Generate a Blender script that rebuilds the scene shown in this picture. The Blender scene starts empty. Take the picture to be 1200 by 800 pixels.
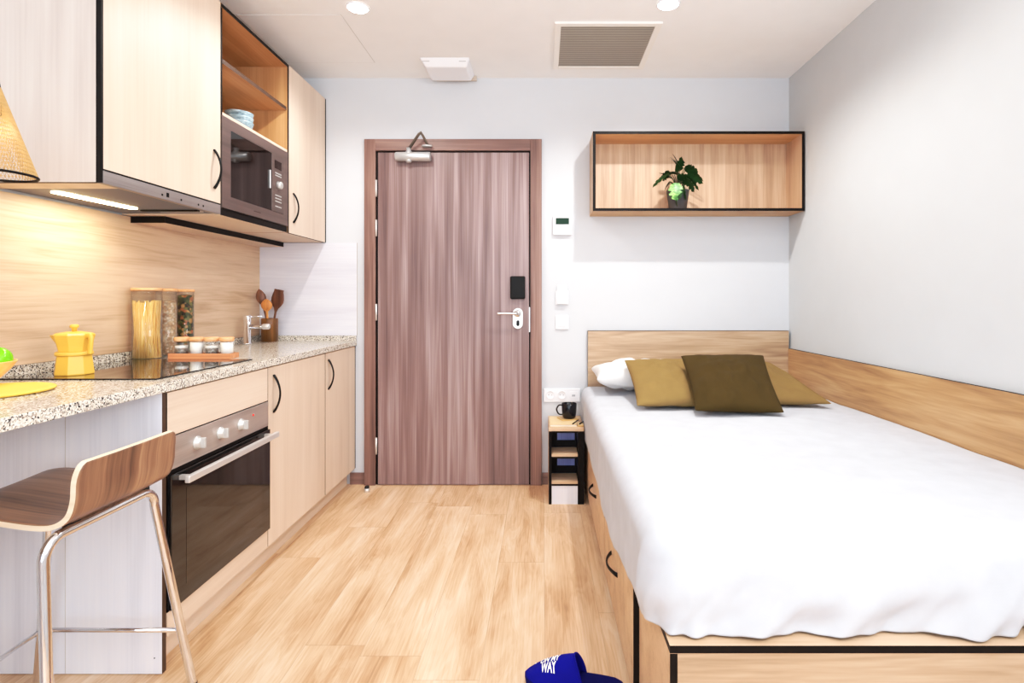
import bpy, bmesh, math, random
from mathutils import Vector, Matrix, noise as mnoise
random.seed(7)
scene = bpy.context.scene
COL = scene.collection
PI = math.pi
BLK = {}

# ------------------------------------------------------------------ materials
def srgb(c):
    def f(v):
        v = v/255.0
        return v/12.92 if v <= 0.04045 else ((v+0.055)/1.055)**2.4
    return (f(c[0]), f(c[1]), f(c[2]), 1.0)

def newmat(name):
    m = bpy.data.materials.new(name); m.use_nodes = True
    nt = m.node_tree
    for n in list(nt.nodes): nt.nodes.remove(n)
    out = nt.nodes.new('ShaderNodeOutputMaterial')
    b = nt.nodes.new('ShaderNodeBsdfPrincipled')
    nt.links.new(b.outputs[0], out.inputs[0])
    return m, nt, b, out

def N(nt, t, **kw):
    n = nt.nodes.new(t)
    for k, v in kw.items(): setattr(n, k, v)
    return n

def plain(name, c, rough=0.5, metal=0.0, bump=0.0, bscale=200, spec=None, coat=0.0, var=0.0, vscale=8, sheen=0):
    m, nt, b, out = newmat(name)
    tc = N(nt, 'ShaderNodeTexCoord')
    nz = N(nt, 'ShaderNodeTexNoise'); nz.inputs['Scale'].default_value = vscale; nz.inputs['Detail'].default_value = 3
    nt.links.new(tc.outputs['Object'], nz.inputs['Vector'])
    mx = N(nt, 'ShaderNodeMix', data_type='RGBA')
    cc = srgb(c)
    v = var if var else 0.03
    mx.inputs[6].default_value = tuple(max(0, x*(1-v)) for x in cc[:3])+(1,)
    mx.inputs[7].default_value = tuple(min(1, x*(1+v)) for x in cc[:3])+(1,)
    nt.links.new(nz.outputs['Fac'], mx.inputs[0])
    nt.links.new(mx.outputs[2], b.inputs['Base Color'])
    b.inputs['Roughness'].default_value = rough
    b.inputs['Metallic'].default_value = metal
    if spec is not None: b.inputs['Specular IOR Level'].default_value = spec
    if coat: b.inputs['Coat Weight'].default_value = coat
    if sheen: b.inputs['Sheen Weight'].default_value = sheen
    if bump:
        n2 = N(nt, 'ShaderNodeTexNoise'); n2.inputs['Scale'].default_value = bscale; n2.inputs['Detail'].default_value = 4
        nt.links.new(tc.outputs['Object'], n2.inputs['Vector'])
        bp = N(nt, 'ShaderNodeBump'); bp.inputs['Strength'].default_value = bump; bp.inputs['Distance'].default_value = 0.004
        nt.links.new(n2.outputs['Fac'], bp.inputs['Height']); nt.links.new(bp.outputs[0], b.inputs['Normal'])
    return m

def emis(name, c, s):
    m, nt, b, out = newmat(name)
    b.inputs['Base Color'].default_value = srgb(c)
    b.inputs['Emission Color'].default_value = srgb(c)
    b.inputs['Emission Strength'].default_value = s
    return m

def wood(name, cols, axis='Z', rough=0.45, across=14.0, fine=130.0, blot=3.0, along=1.0, w=(0.55, 0.25, 0.30), dist=1.2, contrast=1.0, coat=0.0):
    """procedural wood: cols = 3 sRGB colours dark, mid, light, grain along axis of object space"""
    m, nt, b, out = newmat(name)
    tc = N(nt, 'ShaderNodeTexCoord'); oi = N(nt, 'ShaderNodeObjectInfo')
    mul = N(nt, 'ShaderNodeMath', operation='MULTIPLY'); mul.inputs[1].default_value = 13.7
    nt.links.new(oi.outputs['Random'], mul.inputs[0])
    add = N(nt, 'ShaderNodeVectorMath', operation='ADD')
    nt.links.new(tc.outputs['Object'], add.inputs[0]); nt.links.new(mul.outputs[0], add.inputs[1])
    def noise(ac, al, detail, d):
        mp = N(nt, 'ShaderNodeMapping')
        s = [al if q in axis else ac for q in 'XYZ']
        mp.inputs['Scale'].default_value = s
        nt.links.new(add.outputs[0], mp.inputs['Vector'])
        n = N(nt, 'ShaderNodeTexNoise'); n.inputs['Scale'].default_value = 1.0
        n.inputs['Detail'].default_value = detail; n.inputs['Distortion'].default_value = d
        nt.links.new(mp.outputs[0], n.inputs['Vector'])
        return n.outputs['Fac']
    a = noise(across, along*.8, 8, dist*.45); f = noise(fine, along*2.2, 4, 0.15); g = noise(blot, along*0.7, 2, 0.4)
    def mulc(s, k):
        q = N(nt, 'ShaderNodeMath', operation='MULTIPLY'); q.inputs[1].default_value = k
        nt.links.new(s, q.inputs[0]); return q.outputs[0]
    def addn(s, t):
        q = N(nt, 'ShaderNodeMath', operation='ADD'); nt.links.new(s, q.inputs[0]); nt.links.new(t, q.inputs[1]); return q.outputs[0]
    tot = addn(addn(mulc(a, w[0]), mulc(f, w[1])), mulc(g, w[2]))
    sw = sum(w)*0.5; h = 0.17*sum(w)/contrast
    mr = N(nt, 'ShaderNodeMapRange'); mr.inputs[1].default_value = sw-h; mr.inputs[2].default_value = sw+h
    nt.links.new(tot, mr.inputs[0])
    cr = N(nt, 'ShaderNodeValToRGB')
    cr.color_ramp.elements[0].color = srgb(cols[0]); cr.color_ramp.elements[1].color = srgb(cols[2])
    e = cr.color_ramp.elements.new(0.5); e.color = srgb(cols[1])
    nt.links.new(mr.outputs[0], cr.inputs[0]); nt.links.new(cr.outputs[0], b.inputs['Base Color'])
    b.inputs['Roughness'].default_value = rough
    if coat: b.inputs['Coat Weight'].default_value = coat; b.inputs['Coat Roughness'].default_value = 0.15
    bp = N(nt, 'ShaderNodeBump'); bp.inputs['Strength'].default_value = 0.08; bp.inputs['Distance'].default_value = 0.002
    nt.links.new(f, bp.inputs['Height']); nt.links.new(bp.outputs[0], b.inputs['Normal'])
    return m

def floor_mat():
    m, nt, b, out = newmat('oak_plank_floor')
    L = nt.links.new
    tc = N(nt, 'ShaderNodeTexCoord'); sp = N(nt, 'ShaderNodeSeparateXYZ'); L(tc.outputs['Object'], sp.inputs[0])
    def mt(op, a, bv=None, c=None):
        q = N(nt, 'ShaderNodeMath', operation=op)
        for i, v in enumerate((a, bv, c)):
            if v is None: continue
            if isinstance(v, (int, float)): q.inputs[i].default_value = v
            else: L(v, q.inputs[i])
        return q.outputs[0]
    W = 0.195; LN = 1.25
    xs = mt('ADD', sp.outputs[0], 0.075)
    u = mt('DIVIDE', xs, W); row = mt('FLOOR', u)
    wn = N(nt, 'ShaderNodeTexWhiteNoise', noise_dimensions='1D'); L(row, wn.inputs['W'])
    yo = mt('ADD', sp.outputs[1], mt('MULTIPLY', wn.outputs['Value'], LN))
    v = mt('DIVIDE', yo, LN); cl = mt('FLOOR', v)
    cb = N(nt, 'ShaderNodeCombineXYZ'); L(row, cb.inputs[0]); L(cl, cb.inputs[1])
    w2 = N(nt, 'ShaderNodeTexWhiteNoise', noise_dimensions='3D'); L(cb.outputs[0], w2.inputs['Vector'])
    sh = mt('MULTIPLY', w2.outputs['Value'], 37.0)
    def gr(ax, ay, det, dist):
        c = N(nt, 'ShaderNodeCombineXYZ')
        L(mt('ADD', mt('MULTIPLY', sp.outputs[0], ax), sh), c.inputs[0]); L(mt('ADD', mt('MULTIPLY', sp.outputs[1], ay), sh), c.inputs[1])
        n = N(nt, 'ShaderNodeTexNoise'); n.inputs['Scale'].default_value = 1; n.inputs['Detail'].default_value = det; n.inputs['Distortion'].default_value = dist
        L(c.outputs[0], n.inputs['Vector']); return n.outputs['Fac']
    g1 = gr(11, 1.5, 8, 1.2); g2 = gr(150, 5, 4, .3); g3 = gr(3.2, 1.1, 3, 1.4)
    # cathedral rings
    ring = mt('SINE', mt('MULTIPLY', g1, 70.0))
    t = mt('ADD', mt('ADD', mt('MULTIPLY', g1, 0.42), mt('MULTIPLY', g2, 0.26)), mt('ADD', mt('MULTIPLY', g3, 0.42), mt('MULTIPLY', w2.outputs['Value'], 0.09)))
    t = mt('ADD', t, mt('MULTIPLY', ring, 0.018))
    mr = N(nt, 'ShaderNodeMapRange'); mr.inputs[1].default_value = 0.37; mr.inputs[2].default_value = 0.79; L(t, mr.inputs[0])
    cr = N(nt, 'ShaderNodeValToRGB'); el = cr.color_ramp.elements
    el[0].color = srgb((142, 102, 72)); el[1].color = srgb((232, 206, 180))
    e = el.new(0.26); e.color = srgb((188, 146, 110)); e = el.new(0.6); e.color = srgb((216, 180, 146))
    L(mr.outputs[0], cr.inputs[0])
    # seams
    fu = mt('FRACT', u); fv = mt('FRACT', v)
    su = mt('LESS_THAN', fu, 0.010); sv = mt('LESS_THAN', fv, 0.0020)
    se = mt('MULTIPLY', mt('MAXIMUM', su, sv), 0.35)
    mx = N(nt, 'ShaderNodeMix', data_type='RGBA'); L(se, mx.inputs[0]); L(cr.outputs[0], mx.inputs[6]); mx.inputs[7].default_value = srgb((120, 84, 55))
    L(mx.outputs[2], b.inputs['Base Color'])
    b.inputs['Roughness'].default_value = 0.38
    bp = N(nt, 'ShaderNodeBump'); bp.inputs['Strength'].default_value = 0.05; bp.inputs['Distance'].default_value = 0.002
    L(g2, bp.inputs['Height']); L(bp.outputs[0], b.inputs['Normal'])
    return m

def granite_mat():
    m, nt, b, out = newmat('speckled_granite'); L = nt.links.new
    tc = N(nt, 'ShaderNodeTexCoord')
    v = N(nt, 'ShaderNodeTexVoronoi'); v.inputs['Scale'].default_value = 270; L(tc.outputs['Object'], v.inputs['Vector'])
    sp = N(nt, 'ShaderNodeSeparateColor'); L(v.outputs['Color'], sp.inputs[0])
    cr = N(nt, 'ShaderNodeValToRGB'); cr.color_ramp.interpolation = 'CONSTANT'; el = cr.color_ramp.elements
    el[0].color = srgb((48, 46, 50)); el[1].position = 0.12; el[1].color = srgb((134, 126, 122))
    for p, c in ((0.25, (190, 180, 166)), (0.42, (216, 209, 196)), (0.70, (234, 229, 219)), (0.92, (168, 154, 140))):
        e = el.new(p); e.color = srgb(c)
    L(sp.outputs[0], cr.inputs[0])
    L(cr.outputs[0], b.inputs['Base Color']); b.inputs['Roughness'].default_value = 0.18
    b.inputs['Specular IOR Level'].default_value = 0.6
    return m

def thin_glass(name, tint=(245, 250, 250), refl=1.0):
    m, nt, b, out = newmat(name); L = nt.links.new
    nt.nodes.remove(b)
    tr = N(nt, 'ShaderNodeBsdfTransparent'); tr.inputs[0].default_value = srgb(tint)
    gl = N(nt, 'ShaderNodeBsdfGlossy'); gl.inputs['Roughness'].default_value = 0.03
    lw = N(nt, 'ShaderNodeLayerWeight'); lw.inputs[0].default_value = 0.5
    pw = N(nt, 'ShaderNodeMath', operation='POWER'); pw.inputs[1].default_value = 3.0; L(lw.outputs['Facing'], pw.inputs[0])
    mu = N(nt, 'ShaderNodeMath', operation='MULTIPLY_ADD'); mu.inputs[1].default_value = 0.45*refl; mu.inputs[2].default_value = 0.03; L(pw.outputs[0], mu.inputs[0])
    mx = N(nt, 'ShaderNodeMixShader'); L(mu.outputs[0], mx.inputs[0]); L(tr.outputs[0], mx.inputs[1]); L(gl.outputs[0], mx.inputs[2])
    L(mx.outputs[0], out.inputs[0])
    return m

def speck(name, cols, scale, rough=0.6):
    m, nt, b, out = newmat(name); L = nt.links.new
    tc = N(nt, 'ShaderNodeTexCoord')
    v = N(nt, 'ShaderNodeTexVoronoi'); v.inputs['Scale'].default_value = scale; L(tc.outputs['Object'], v.inputs['Vector'])
    sp = N(nt, 'ShaderNodeSeparateColor'); L(v.outputs['Color'], sp.inputs[0])
    cr = N(nt, 'ShaderNodeValToRGB'); cr.color_ramp.interpolation = 'CONSTANT'; el = cr.color_ramp.elements
    el[0].color = srgb(cols[0]); el[1].position = 1.0/len(cols); el[1].color = srgb(cols[1])
    for i, c in enumerate(cols[2:]):
        e = el.new((i+2)/len(cols)); e.color = srgb(c)
    L(sp.outputs[0], cr.inputs[0])
    mp = N(nt, 'ShaderNodeMapRange'); mp.inputs[1].default_value = 0.0; mp.inputs[2].default_value = 0.7; mp.inputs[3].default_value = 1.0; mp.inputs[4].default_value = 0.55
    mm = N(nt, 'ShaderNodeMix', data_type='RGBA', blend_type='MULTIPLY'); mm.inputs[0].default_value = 1
    L(v.outputs['Distance'], mp.inputs[0]); L(cr.outputs[0], mm.inputs[6]); L(mp.outputs[0], mm.inputs[7])
    L(mm.outputs[2], b.inputs['Base Color']); b.inputs['Roughness'].default_value = rough
    return m

def brushed(name, c, axis='Y', rough=0.3):
    m = wood(name, [tuple(int(x*.86) for x in c), c, tuple(min(255, int(x*1.08)) for x in c)], axis, rough=rough, across=30, fine=500, along=2)
    m.node_tree.nodes['Principled BSDF'].inputs['Metallic'].default_value = 0.75
    return m

def fabric(name, c, scale=700, rough=0.9, strength=0.6, c2=None):
    m, nt, b, out = newmat(name); L = nt.links.new
    tc = N(nt, 'ShaderNodeTexCoord')
    w1 = N(nt, 'ShaderNodeTexWave', wave_type='BANDS', bands_direction='X'); w1.inputs['Scale'].default_value = scale/3; w1.inputs['Distortion'].default_value = 1.5
    w2 = N(nt, 'ShaderNodeTexWave', wave_type='BANDS', bands_direction='Y'); w2.inputs['Scale'].default_value = scale/3; w2.inputs['Distortion'].default_value = 1.5
    L(tc.outputs['Object'], w1.inputs[0]); L(tc.outputs['Object'], w2.inputs[0])
    ad = N(nt, 'ShaderNodeMath', operation='ADD'); L(w1.outputs['Fac'], ad.inputs[0]); L(w2.outputs['Fac'], ad.inputs[1])
    nz = N(nt, 'ShaderNodeTexNoise'); nz.inputs['Scale'].default_value = 14; nz.inputs['Detail'].default_value = 5; L(tc.outputs['Object'], nz.inputs['Vector'])
    mx = N(nt, 'ShaderNodeMix', data_type='RGBA'); L(nz.outputs['Fac'], mx.inputs[0])
    k = srgb(c); mx.inputs[6].default_value = tuple(x*.86 for x in k[:3])+(1,); mx.inputs[7].default_value = tuple(min(1, x*1.12) for x in k[:3])+(1,)
    L(mx.outputs[2], b.inputs['Base Color']); b.inputs['Roughness'].default_value = rough
    b.inputs['Specular IOR Level'].default_value = 0.15
    bp = N(nt, 'ShaderNodeBump'); bp.inputs['Strength'].default_value = strength; bp.inputs['Distance'].default_value = 0.001
    L(ad.outputs[0], bp.inputs['Height']); L(bp.outputs[0], b.inputs['Normal'])
    return m

LIGHTW = [(200, 176, 156), (218, 195, 175), (228, 208, 190)]
WARMW = [(150, 106, 66), (182, 136, 92), (204, 160, 116)]
M = dict(
 floor=floor_mat(), granite=granite_mat(),
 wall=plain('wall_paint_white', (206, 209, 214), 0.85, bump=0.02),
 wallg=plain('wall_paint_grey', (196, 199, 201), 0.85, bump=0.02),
 ceil=plain('ceiling_paint', (240, 239, 238), 0.9),
 cabz=wood('cabinet_wood_vertical', LIGHTW, 'Z', across=10, contrast=0.8),
 caby=wood('cabinet_wood_horizontal', LIGHTW, 'Y', across=10, contrast=0.8),
 endw=wood('whitewashed_panel_wood', [(212, 215, 226), (231, 234, 244), (242, 244, 250)], 'Z', across=16, contrast=0.9),
 endup=wood('upper_end_wood', [(176, 164, 156), (196, 184, 176), (208, 198, 190)], 'Z', across=12, contrast=0.9),
 warmy=wood('open_shelf_wood_y', WARMW, 'Y', across=12), warmz=wood('open_shelf_wood_z', WARMW, 'Z', across=12),
 splash=wood('splashback_wood', [(176, 142, 114), (212, 180, 152), (226, 198, 170)], 'Y', across=26, fine=200, along=2.4, blot=6, contrast=0.85, dist=2.5),
 splash_lit=wood('splashback_wood_lit', [(198, 198, 210), (216, 216, 226), (230, 230, 236)], 'X', across=16, along=1.6, contrast=0.8),  # same wood as the left splashback, cool spotlit paleness put into the colour
 bedx=wood('bed_wood_x', [(136, 108, 84), (176, 146, 118), (200, 172, 144)], 'X', across=24, along=2.6, blot=7, dist=2.5),
 bedy=wood('bed_wood_y', [(140, 104, 72), (178, 138, 98), (200, 162, 122)], 'Y', across=24, along=2.4, blot=7, dist=2.5),
 bedlight=wood('bed_wood_light', [(172, 138, 106), (206, 172, 140), (220, 188, 158)], 'X', across=16, along=1.8),
 shz=wood('wall_shelf_wood_z', [(150, 118, 94), (192, 158, 130), (212, 182, 154)], 'Z', across=22, along=1.5),
 shx=wood('wall_shelf_wood_x', [(160, 118, 76), (196, 152, 106), (212, 170, 124)], 'X', across=22),
 door=wood('door_walnut_z', [(76, 55, 53), (128, 104, 102), (178, 158, 158)], 'Z', rough=.33, across=30, fine=260, along=.9, blot=5, contrast=0.95, w=(.5,.25,.42)),
 doorf=wood('door_frame_walnut', [(84, 58, 52), (126, 95, 86), (158, 126, 114)], 'Z', across=34, fine=220, along=1.3),
 doorx=wood('door_walnut_x', [(88, 64, 58), (128, 98, 90), (156, 124, 114)], 'X', across=34, fine=220, along=1.3),
 stool=wood('stool_walnut', [(84, 58, 46), (134, 100, 78), (172, 136, 108)], 'XZ', across=34, along=2.2, rough=0.3, coat=0.3),
 plyedge=wood('ply_edge', [(214, 190, 160), (230, 208, 180), (238, 220, 196)], 'X', across=60),
 black=plain('black_edging', (15, 10, 9), 0.5, spec=.15), blackg=plain('black_gloss', (8, 8, 10), 0.06, coat=0.4),
 dkedge=plain('dark_brown_edge', (70, 48, 34), 0.5), blackm=plain('black_metal', (10, 9, 9), 0.45, spec=.2),
 steel=brushed('brushed_steel', (172, 166, 165), rough=.38), steeld=brushed('brushed_steel_dark', (200, 188, 182), rough=0.42), steelm=brushed('microwave_steel', (128, 112, 108), rough=0.4),
 plate=plain('hood_plate', (108, 112, 124), 0.5, metal=0.2),
 alu=plain('aluminium', (226, 224, 222), 0.32, metal=0.6), chrome=plain('chrome', (225, 225, 228), 0.08, metal=1.0),
 ovenglass=plain('oven_glass', (26, 22, 18), 0.05, coat=0.5), mwglass=plain('microwave_glass', (16, 10, 9), 0.04, coat=0.3),
 silver=plain('silver_paint', (206, 206, 204), 0.35, metal=0.5),
 whitep=plain('white_plastic', (236, 236, 240), 0.35), whiteg=plain('white_plastic_shadow', (188, 188, 190), 0.5),
 lcd=plain('lcd_green', (14, 48, 32), 0.35, spec=.2), redled=emis('red_led', (200, 30, 20), 1.0), mwled=plain('display_dark', (30, 12, 12), 0.2),
 sheet=fabric('white_cotton', (194, 198, 206), 500, strength=0.05), pillow=fabric('white_pillow_cotton', (232, 231, 230), 600, strength=0.08),
 olive=fabric('olive_linen', (144, 118, 74)), olived=fabric('dark_olive_linen', (74, 58, 27)),
 blue=fabric('blue_felt', (8, 10, 130), 700, strength=0.4), blued=fabric('dark_blue_insole', (6, 8, 84), 700, strength=0.4),
 white=plain('print_white', (245, 245, 245), 0.6),
 mug=plain('navy_glaze', (5, 6, 16), 0.15, spec=.4), coffee=plain('coffee', (28, 14, 8), 0.1),
 paper=plain('book_cover_cream', (226, 196, 150), 0.6), pages=plain('pages', (238, 230, 214), 0.8), rosewood=plain('wood_pencil', (205, 165, 110), 0.5),
 bluepan=wood('niche_back_blue', [(110, 124, 200), (140, 156, 226), (160, 174, 236)], 'Z', across=24),  # blue tone for the board behind the cubby openings
 yellow=plain('yellow_enamel', (240, 184, 78), 0.35), yellowd=plain('yellow_mat', (244, 198, 84), 0.7, var=0.08, vscale=30),
 apple=plain('green_apple', (108, 200, 10), 0.22, var=0.25, vscale=20), bowlw=wood('bamboo_bowl', [(222, 156, 84), (240, 184, 112), (246, 200, 134)], 'X', across=30, rough=0.35),
 glass=thin_glass('jar_glass', (253, 254, 254), 1.3), pasta=wood('spaghetti', [(232, 170, 88), (252, 208, 130), (255, 228, 172)], 'Z', across=260, fine=500, along=2, contrast=1.3),
 beans=speck('chickpeas', [(214, 168, 128), (238, 204, 168), (246, 218, 188), (226, 184, 146)], 105),
 mixed=speck('mixed_pasta', [(60, 70, 24), (128, 128, 60), (196, 110, 56), (38, 34, 16), (214, 160, 90), (90, 96, 40)], 70),
 lidw=wood('bamboo_lid', [(206, 140, 92), (228, 168, 120), (240, 190, 146)], 'X', across=50, rough=0.5),
 tray=wood('spice_tray_wood', [(176, 108, 74), (204, 138, 100), (220, 158, 120)], 'X', across=50, rough=0.5),
 salt=plain('white_salt', (244, 242, 238), 0.9, bump=0.2), pepper=speck('grey_spice', [(150, 140, 130), (196, 190, 184), (110, 104, 98)], 500),
 utw=wood('dark_kitchen_wood', [(70, 38, 26), (110, 66, 46), (140, 92, 66)], 'Z', across=60), utl=wood('olive_wood', [(170, 96, 40), (214, 140, 74), (236, 176, 110)], 'Z', across=80),
 holder=wood('brown_holder', [(74, 44, 20), (122, 78, 34), (152, 104, 52)], 'Z', across=60, rough=0.35),
 pot=plain('charcoal_pot', (62, 62, 66), 0.6), soil=plain('soil', (48, 34, 24), 0.95, bump=0.6),
 leaf=plain('dark_leaf', (24, 52, 22), 0.4, var=0.7, vscale=60, spec=.3), leafl=wood('bright_leaf', [(16, 62, 16), (66, 134, 40), (160, 206, 110)], 'X', rough=.4, across=55, along=45, contrast=1.3), stem=plain('stem', (58, 62, 26), 0.6),
 rattan=plain('rattan', (196, 158, 104), 0.6, var=0.2, vscale=60), cord=plain('cord', (30, 26, 24), 0.6),
 vent=plain('vent_beige', (206, 198, 188), 0.6), ventd=plain('vent_shadow', (176, 168, 160), 0.8), ventf=plain('vent_frame', (240, 236, 230), 0.5),
 spot=emis('spot_led', (255, 246, 232), 30), hoodlamp=emis('hood_lamp', (255, 226, 170), 16),
 teal=wood('teal_glaze', [(86, 110, 122), (138, 164, 176), (176, 196, 204)], 'X', rough=.25, across=90, along=30), beige=plain('beige_trim', (196, 182, 168), 0.6),
 greyline=plain('line_grey', (196, 192, 188), 0.9), socket=plain('socket_shadow', (170, 172, 178), 0.6), closer=plain('closer_silver', (196, 197, 198), 0.3, metal=0.6),
 arm=plain('closer_arm', (112, 100, 90), 0.4, metal=0.5), rubber=plain('rubber', (22, 20, 20), 0.7), clearp=thin_glass('clear_plastic', (250, 250, 250)),
)

# ------------------------------------------------------------------ mesh builder
class MB:
    def __init__(s): s.v = []; s.f = []; s.m = []; s.s = []
    def face(s, idx, m=0, sm=False): s.f.append(idx); s.m.append(m); s.s.append(sm)
    def box(s, x0, x1, y0, y1, z0, z1, m=0, **fm):
        """fm keys: px nx py ny pz nz -> material slot"""
        if x0 > x1: x0, x1 = x1, x0
        if y0 > y1: y0, y1 = y1, y0
        b = len(s.v)
        s.v += [(x0,y0,z0),(x1,y0,z0),(x1,y1,z0),(x0,y1,z0),(x0,y0,z1),(x1,y0,z1),(x1,y1,z1),(x0,y1,z1)]
        for k, q in (('nz',(0,3,2,1)),('pz',(4,5,6,7)),('ny',(0,1,5,4)),('px',(1,2,6,5)),('py',(2,3,7,6)),('nx',(3,0,4,7))):
            s.face([b+i for i in q], fm.get(k, m))
        return s
    def tube(s, pts, r, seg=12, m=0, cap=True, closed=False, flat=1.0, flatdir=None):
        pts = [Vector(p) for p in pts]; n = len(pts)
        rs = r if isinstance(r, (list, tuple)) else [r]*n
        b = len(s.v); prev = None
        for i, p in enumerate(pts):
            if closed: t = (pts[(i+1) % n]-pts[i-1]).normalized()
            else: t = (pts[min(i+1, n-1)]-pts[max(i-1, 0)]).normalized()
            if prev is None:
                up = Vector(flatdir) if flatdir else (Vector((0,0,1)) if abs(t.z) < .9 else Vector((1,0,0)))
                u = (up-t*up.dot(t)).normalized()
            else:
                u = (prev-t*prev.dot(t)).normalized()
            prev = u; w = t.cross(u)
            for k in range(seg):
                a = 2*PI*k/seg
                s.v.append(tuple(p+(u*math.cos(a)*flat+w*math.sin(a))*rs[i]))
        rng = n if closed else n-1
        for i in range(rng):
            j = (i+1) % n
            for k in range(seg):
                l = (k+1) % seg
                s.face([b+i*seg+k, b+i*seg+l, b+j*seg+l, b+j*seg+k], m, True)
        if cap and not closed:
            s.face([b+k for k in range(seg)][::-1], m); s.face([b+(n-1)*seg+k for k in range(seg)], m)
        return s
    def lathe(s, c, prof, seg=32, m=0, sm=True, sx=1, sy=1, ang=0, axis='Z', smooth_n=None):
        """prof: list of (r, z); r==0 allowed at the ends"""
        cx, cy, cz = c; rings = []
        for r, z in prof:
            if r <= 1e-9:
                rings.append([len(s.v)]); pts = [(0, 0, z)]
            else:
                rings.append(list(range(len(s.v), len(s.v)+seg)))
                pts = [(r*math.cos(ang+2*PI*k/seg)*sx, r*math.sin(ang+2*PI*k/seg)*sy, z) for k in range(seg)]
            for x, y, zz in pts:
                if axis == 'X': x, y, zz = zz, y, x
                elif axis == 'Y': x, y, zz = x, zz, y
                s.v.append((cx+x, cy+y, cz+zz))
        for a, b in zip(rings[:-1], rings[1:]):
            if len(a) == 1 and len(b) == 1: continue
            for k in range(seg):
                l = (k+1) % seg
                if len(a) == 1: s.face([a[0], b[l], b[k]][::-1] if False else [a[0], b[l], b[k]], m, sm)
                elif len(b) == 1: s.face([a[k], a[l], b[0]], m, sm)
                else: s.face([a[k], a[l], b[l], b[k]], m, sm)
        return s
    def grid(s, fn, nu, nv, m=0, sm=True, mfn=None):
        b = len(s.v)
        for i in range(nu+1):
            for j in range(nv+1): s.v.append(tuple(fn(i/nu, j/nv)))
        for i in range(nu):
            for j in range(nv):
                q = b+i*(nv+1)+j
                s.face([q, q+nv+1, q+nv+2, q+1], mfn(i/nu, j/nv) if mfn else m, sm)
        return s
    def xform(s, mat, start=0):
        for i in range(start, len(s.v)): s.v[i] = tuple(mat @ Vector(s.v[i]))
        return s
    def build(s, name, mats, parent=None, bevel=0, seg=2, fix=True):
        off = Vector(BASE.get(parent.name, (0,0,0))) if parent else Vector((0,0,0))
        me = bpy.data.meshes.new(name)
        if not isinstance(mats, (list, tuple)): mats = [mats]
        if parent is None:
            xs = [v[0] for v in s.v]; ys = [v[1] for v in s.v]; zs = [v[2] for v in s.v]
            off = Vector(((min(xs)+max(xs))/2, (min(ys)+max(ys))/2, min(zs)))
        me.from_pydata([tuple(Vector(v)-off) for v in s.v], [], s.f)
        for k in mats: me.materials.append(M[k])
        for p, mi, sm in zip(me.polygons, s.m, s.s): p.material_index = mi; p.use_smooth = sm
        if fix:
            bm = bmesh.new(); bm.from_mesh(me)
            bmesh.ops.remove_doubles(bm, verts=bm.verts, dist=1e-5)
            bmesh.ops.recalc_face_normals(bm, faces=bm.faces); bm.to_mesh(me); bm.free()
        me.update()
        o = bpy.data.objects.new(name, me); COL.objects.link(o)
        if parent: o.parent = parent
        else: o.location = off
        BASE[o.name] = tuple(off)
        if bevel:
            md = o.modifiers.new('bevel', 'BEVEL'); md.width = bevel; md.segments = seg; md.limit_method = 'ANGLE'
        return o
BASE = {}

def tag(o, label, cat, group=None, kind=None):
    o['label'] = label; o['category'] = cat
    if group: o['group'] = group
    if kind: o['kind'] = kind
    return o
def thing(name, label, cat, loc, group=None):
    o = bpy.data.objects.new(name, None); COL.objects.link(o); o.location = loc; o.empty_display_size = 0.05
    BASE[o.name] = tuple(loc)
    return tag(o, label, cat, group)
def struct(o): o['kind'] = 'structure'; return o
def copy_tree(o, parent=None):
    c = o.copy(); COL.objects.link(c)
    if parent: c.parent = parent
    BASE[c.name] = BASE.get(o.name, (0,0,0))
    for ch in list(o.children): copy_tree(ch, c)
    return c
def smooth_pts(pts, n=6):
    """catmull-rom"""
    P = [Vector(p) for p in pts]; out = []
    for i in range(len(P)-1):
        a = P[max(i-1,0)]; b = P[i]; c = P[i+1]; d = P[min(i+2,len(P)-1)]
        for k in range(n):
            t = k/n
            out.append(0.5*((2*b)+(c-a)*t+(2*a-5*b+4*c-d)*t*t+(3*b-a-3*c+d)*t**3))
    out.append(P[-1]); return out

XL, XR, YB, ZC = -1.735, 1.506, 3.34, 2.48
YR = -2.2

# ------------------------------------------------------------------ room shell
struct(MB().box(XL-.1, XR+.1, YR-.1, YB+.1, -.1, 0).build('floor', 'floor'))
struct(MB().box(XL-.1, XR+.1, YR-.1, YB+.1, ZC, ZC+.1).build('ceiling', 'ceil'))
struct(MB().box(XL-.1, XL, YR-.1, YB, 0, ZC).build('wall_left', 'wall'))
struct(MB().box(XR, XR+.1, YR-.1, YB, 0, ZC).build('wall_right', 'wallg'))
struct(MB().box(XL-.1, XR+.1, YB, YB+.1, 0, ZC).build('wall_back', 'wall'))
b = MB(); wx0, wx1, wz0, wz1 = -1.35, 1.15, 0.35, 2.3
b.box(XL, wx0, YR-.1, YR, 0, ZC); b.box(wx1, XR, YR-.1, YR, 0, ZC); b.box(wx0, wx1, YR-.1, YR, 0, wz0); b.box(wx0, wx1, YR-.1, YR, wz1, ZC)
struct(b.build('wall_front', 'wall', fix=False))
b = MB()
for x in (wx0, (wx0+wx1)/2-.025, wx1-.05): b.box(x, x+.05, YR-.08, YR-.03, wz0, wz1)
b.box(wx0, wx1, YR-.08, YR-.03, wz0, wz0+.05); b.box(wx0, wx1, YR-.08, YR-.03, wz1-.05, wz1)
wf = struct(b.build('window_1', 'whitep', fix=False))
MB().box(wx0+.05, wx1-.05, YR-.06, YR-.055, wz0+.05, wz1-.05).build('pane', 'glass', wf)
BASE[wf.name]
struct(MB().box(-1.175, -1.086, YB-.012, YB-.0005, 0, .07).build('baseboard_back', 'doorx'))
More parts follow.
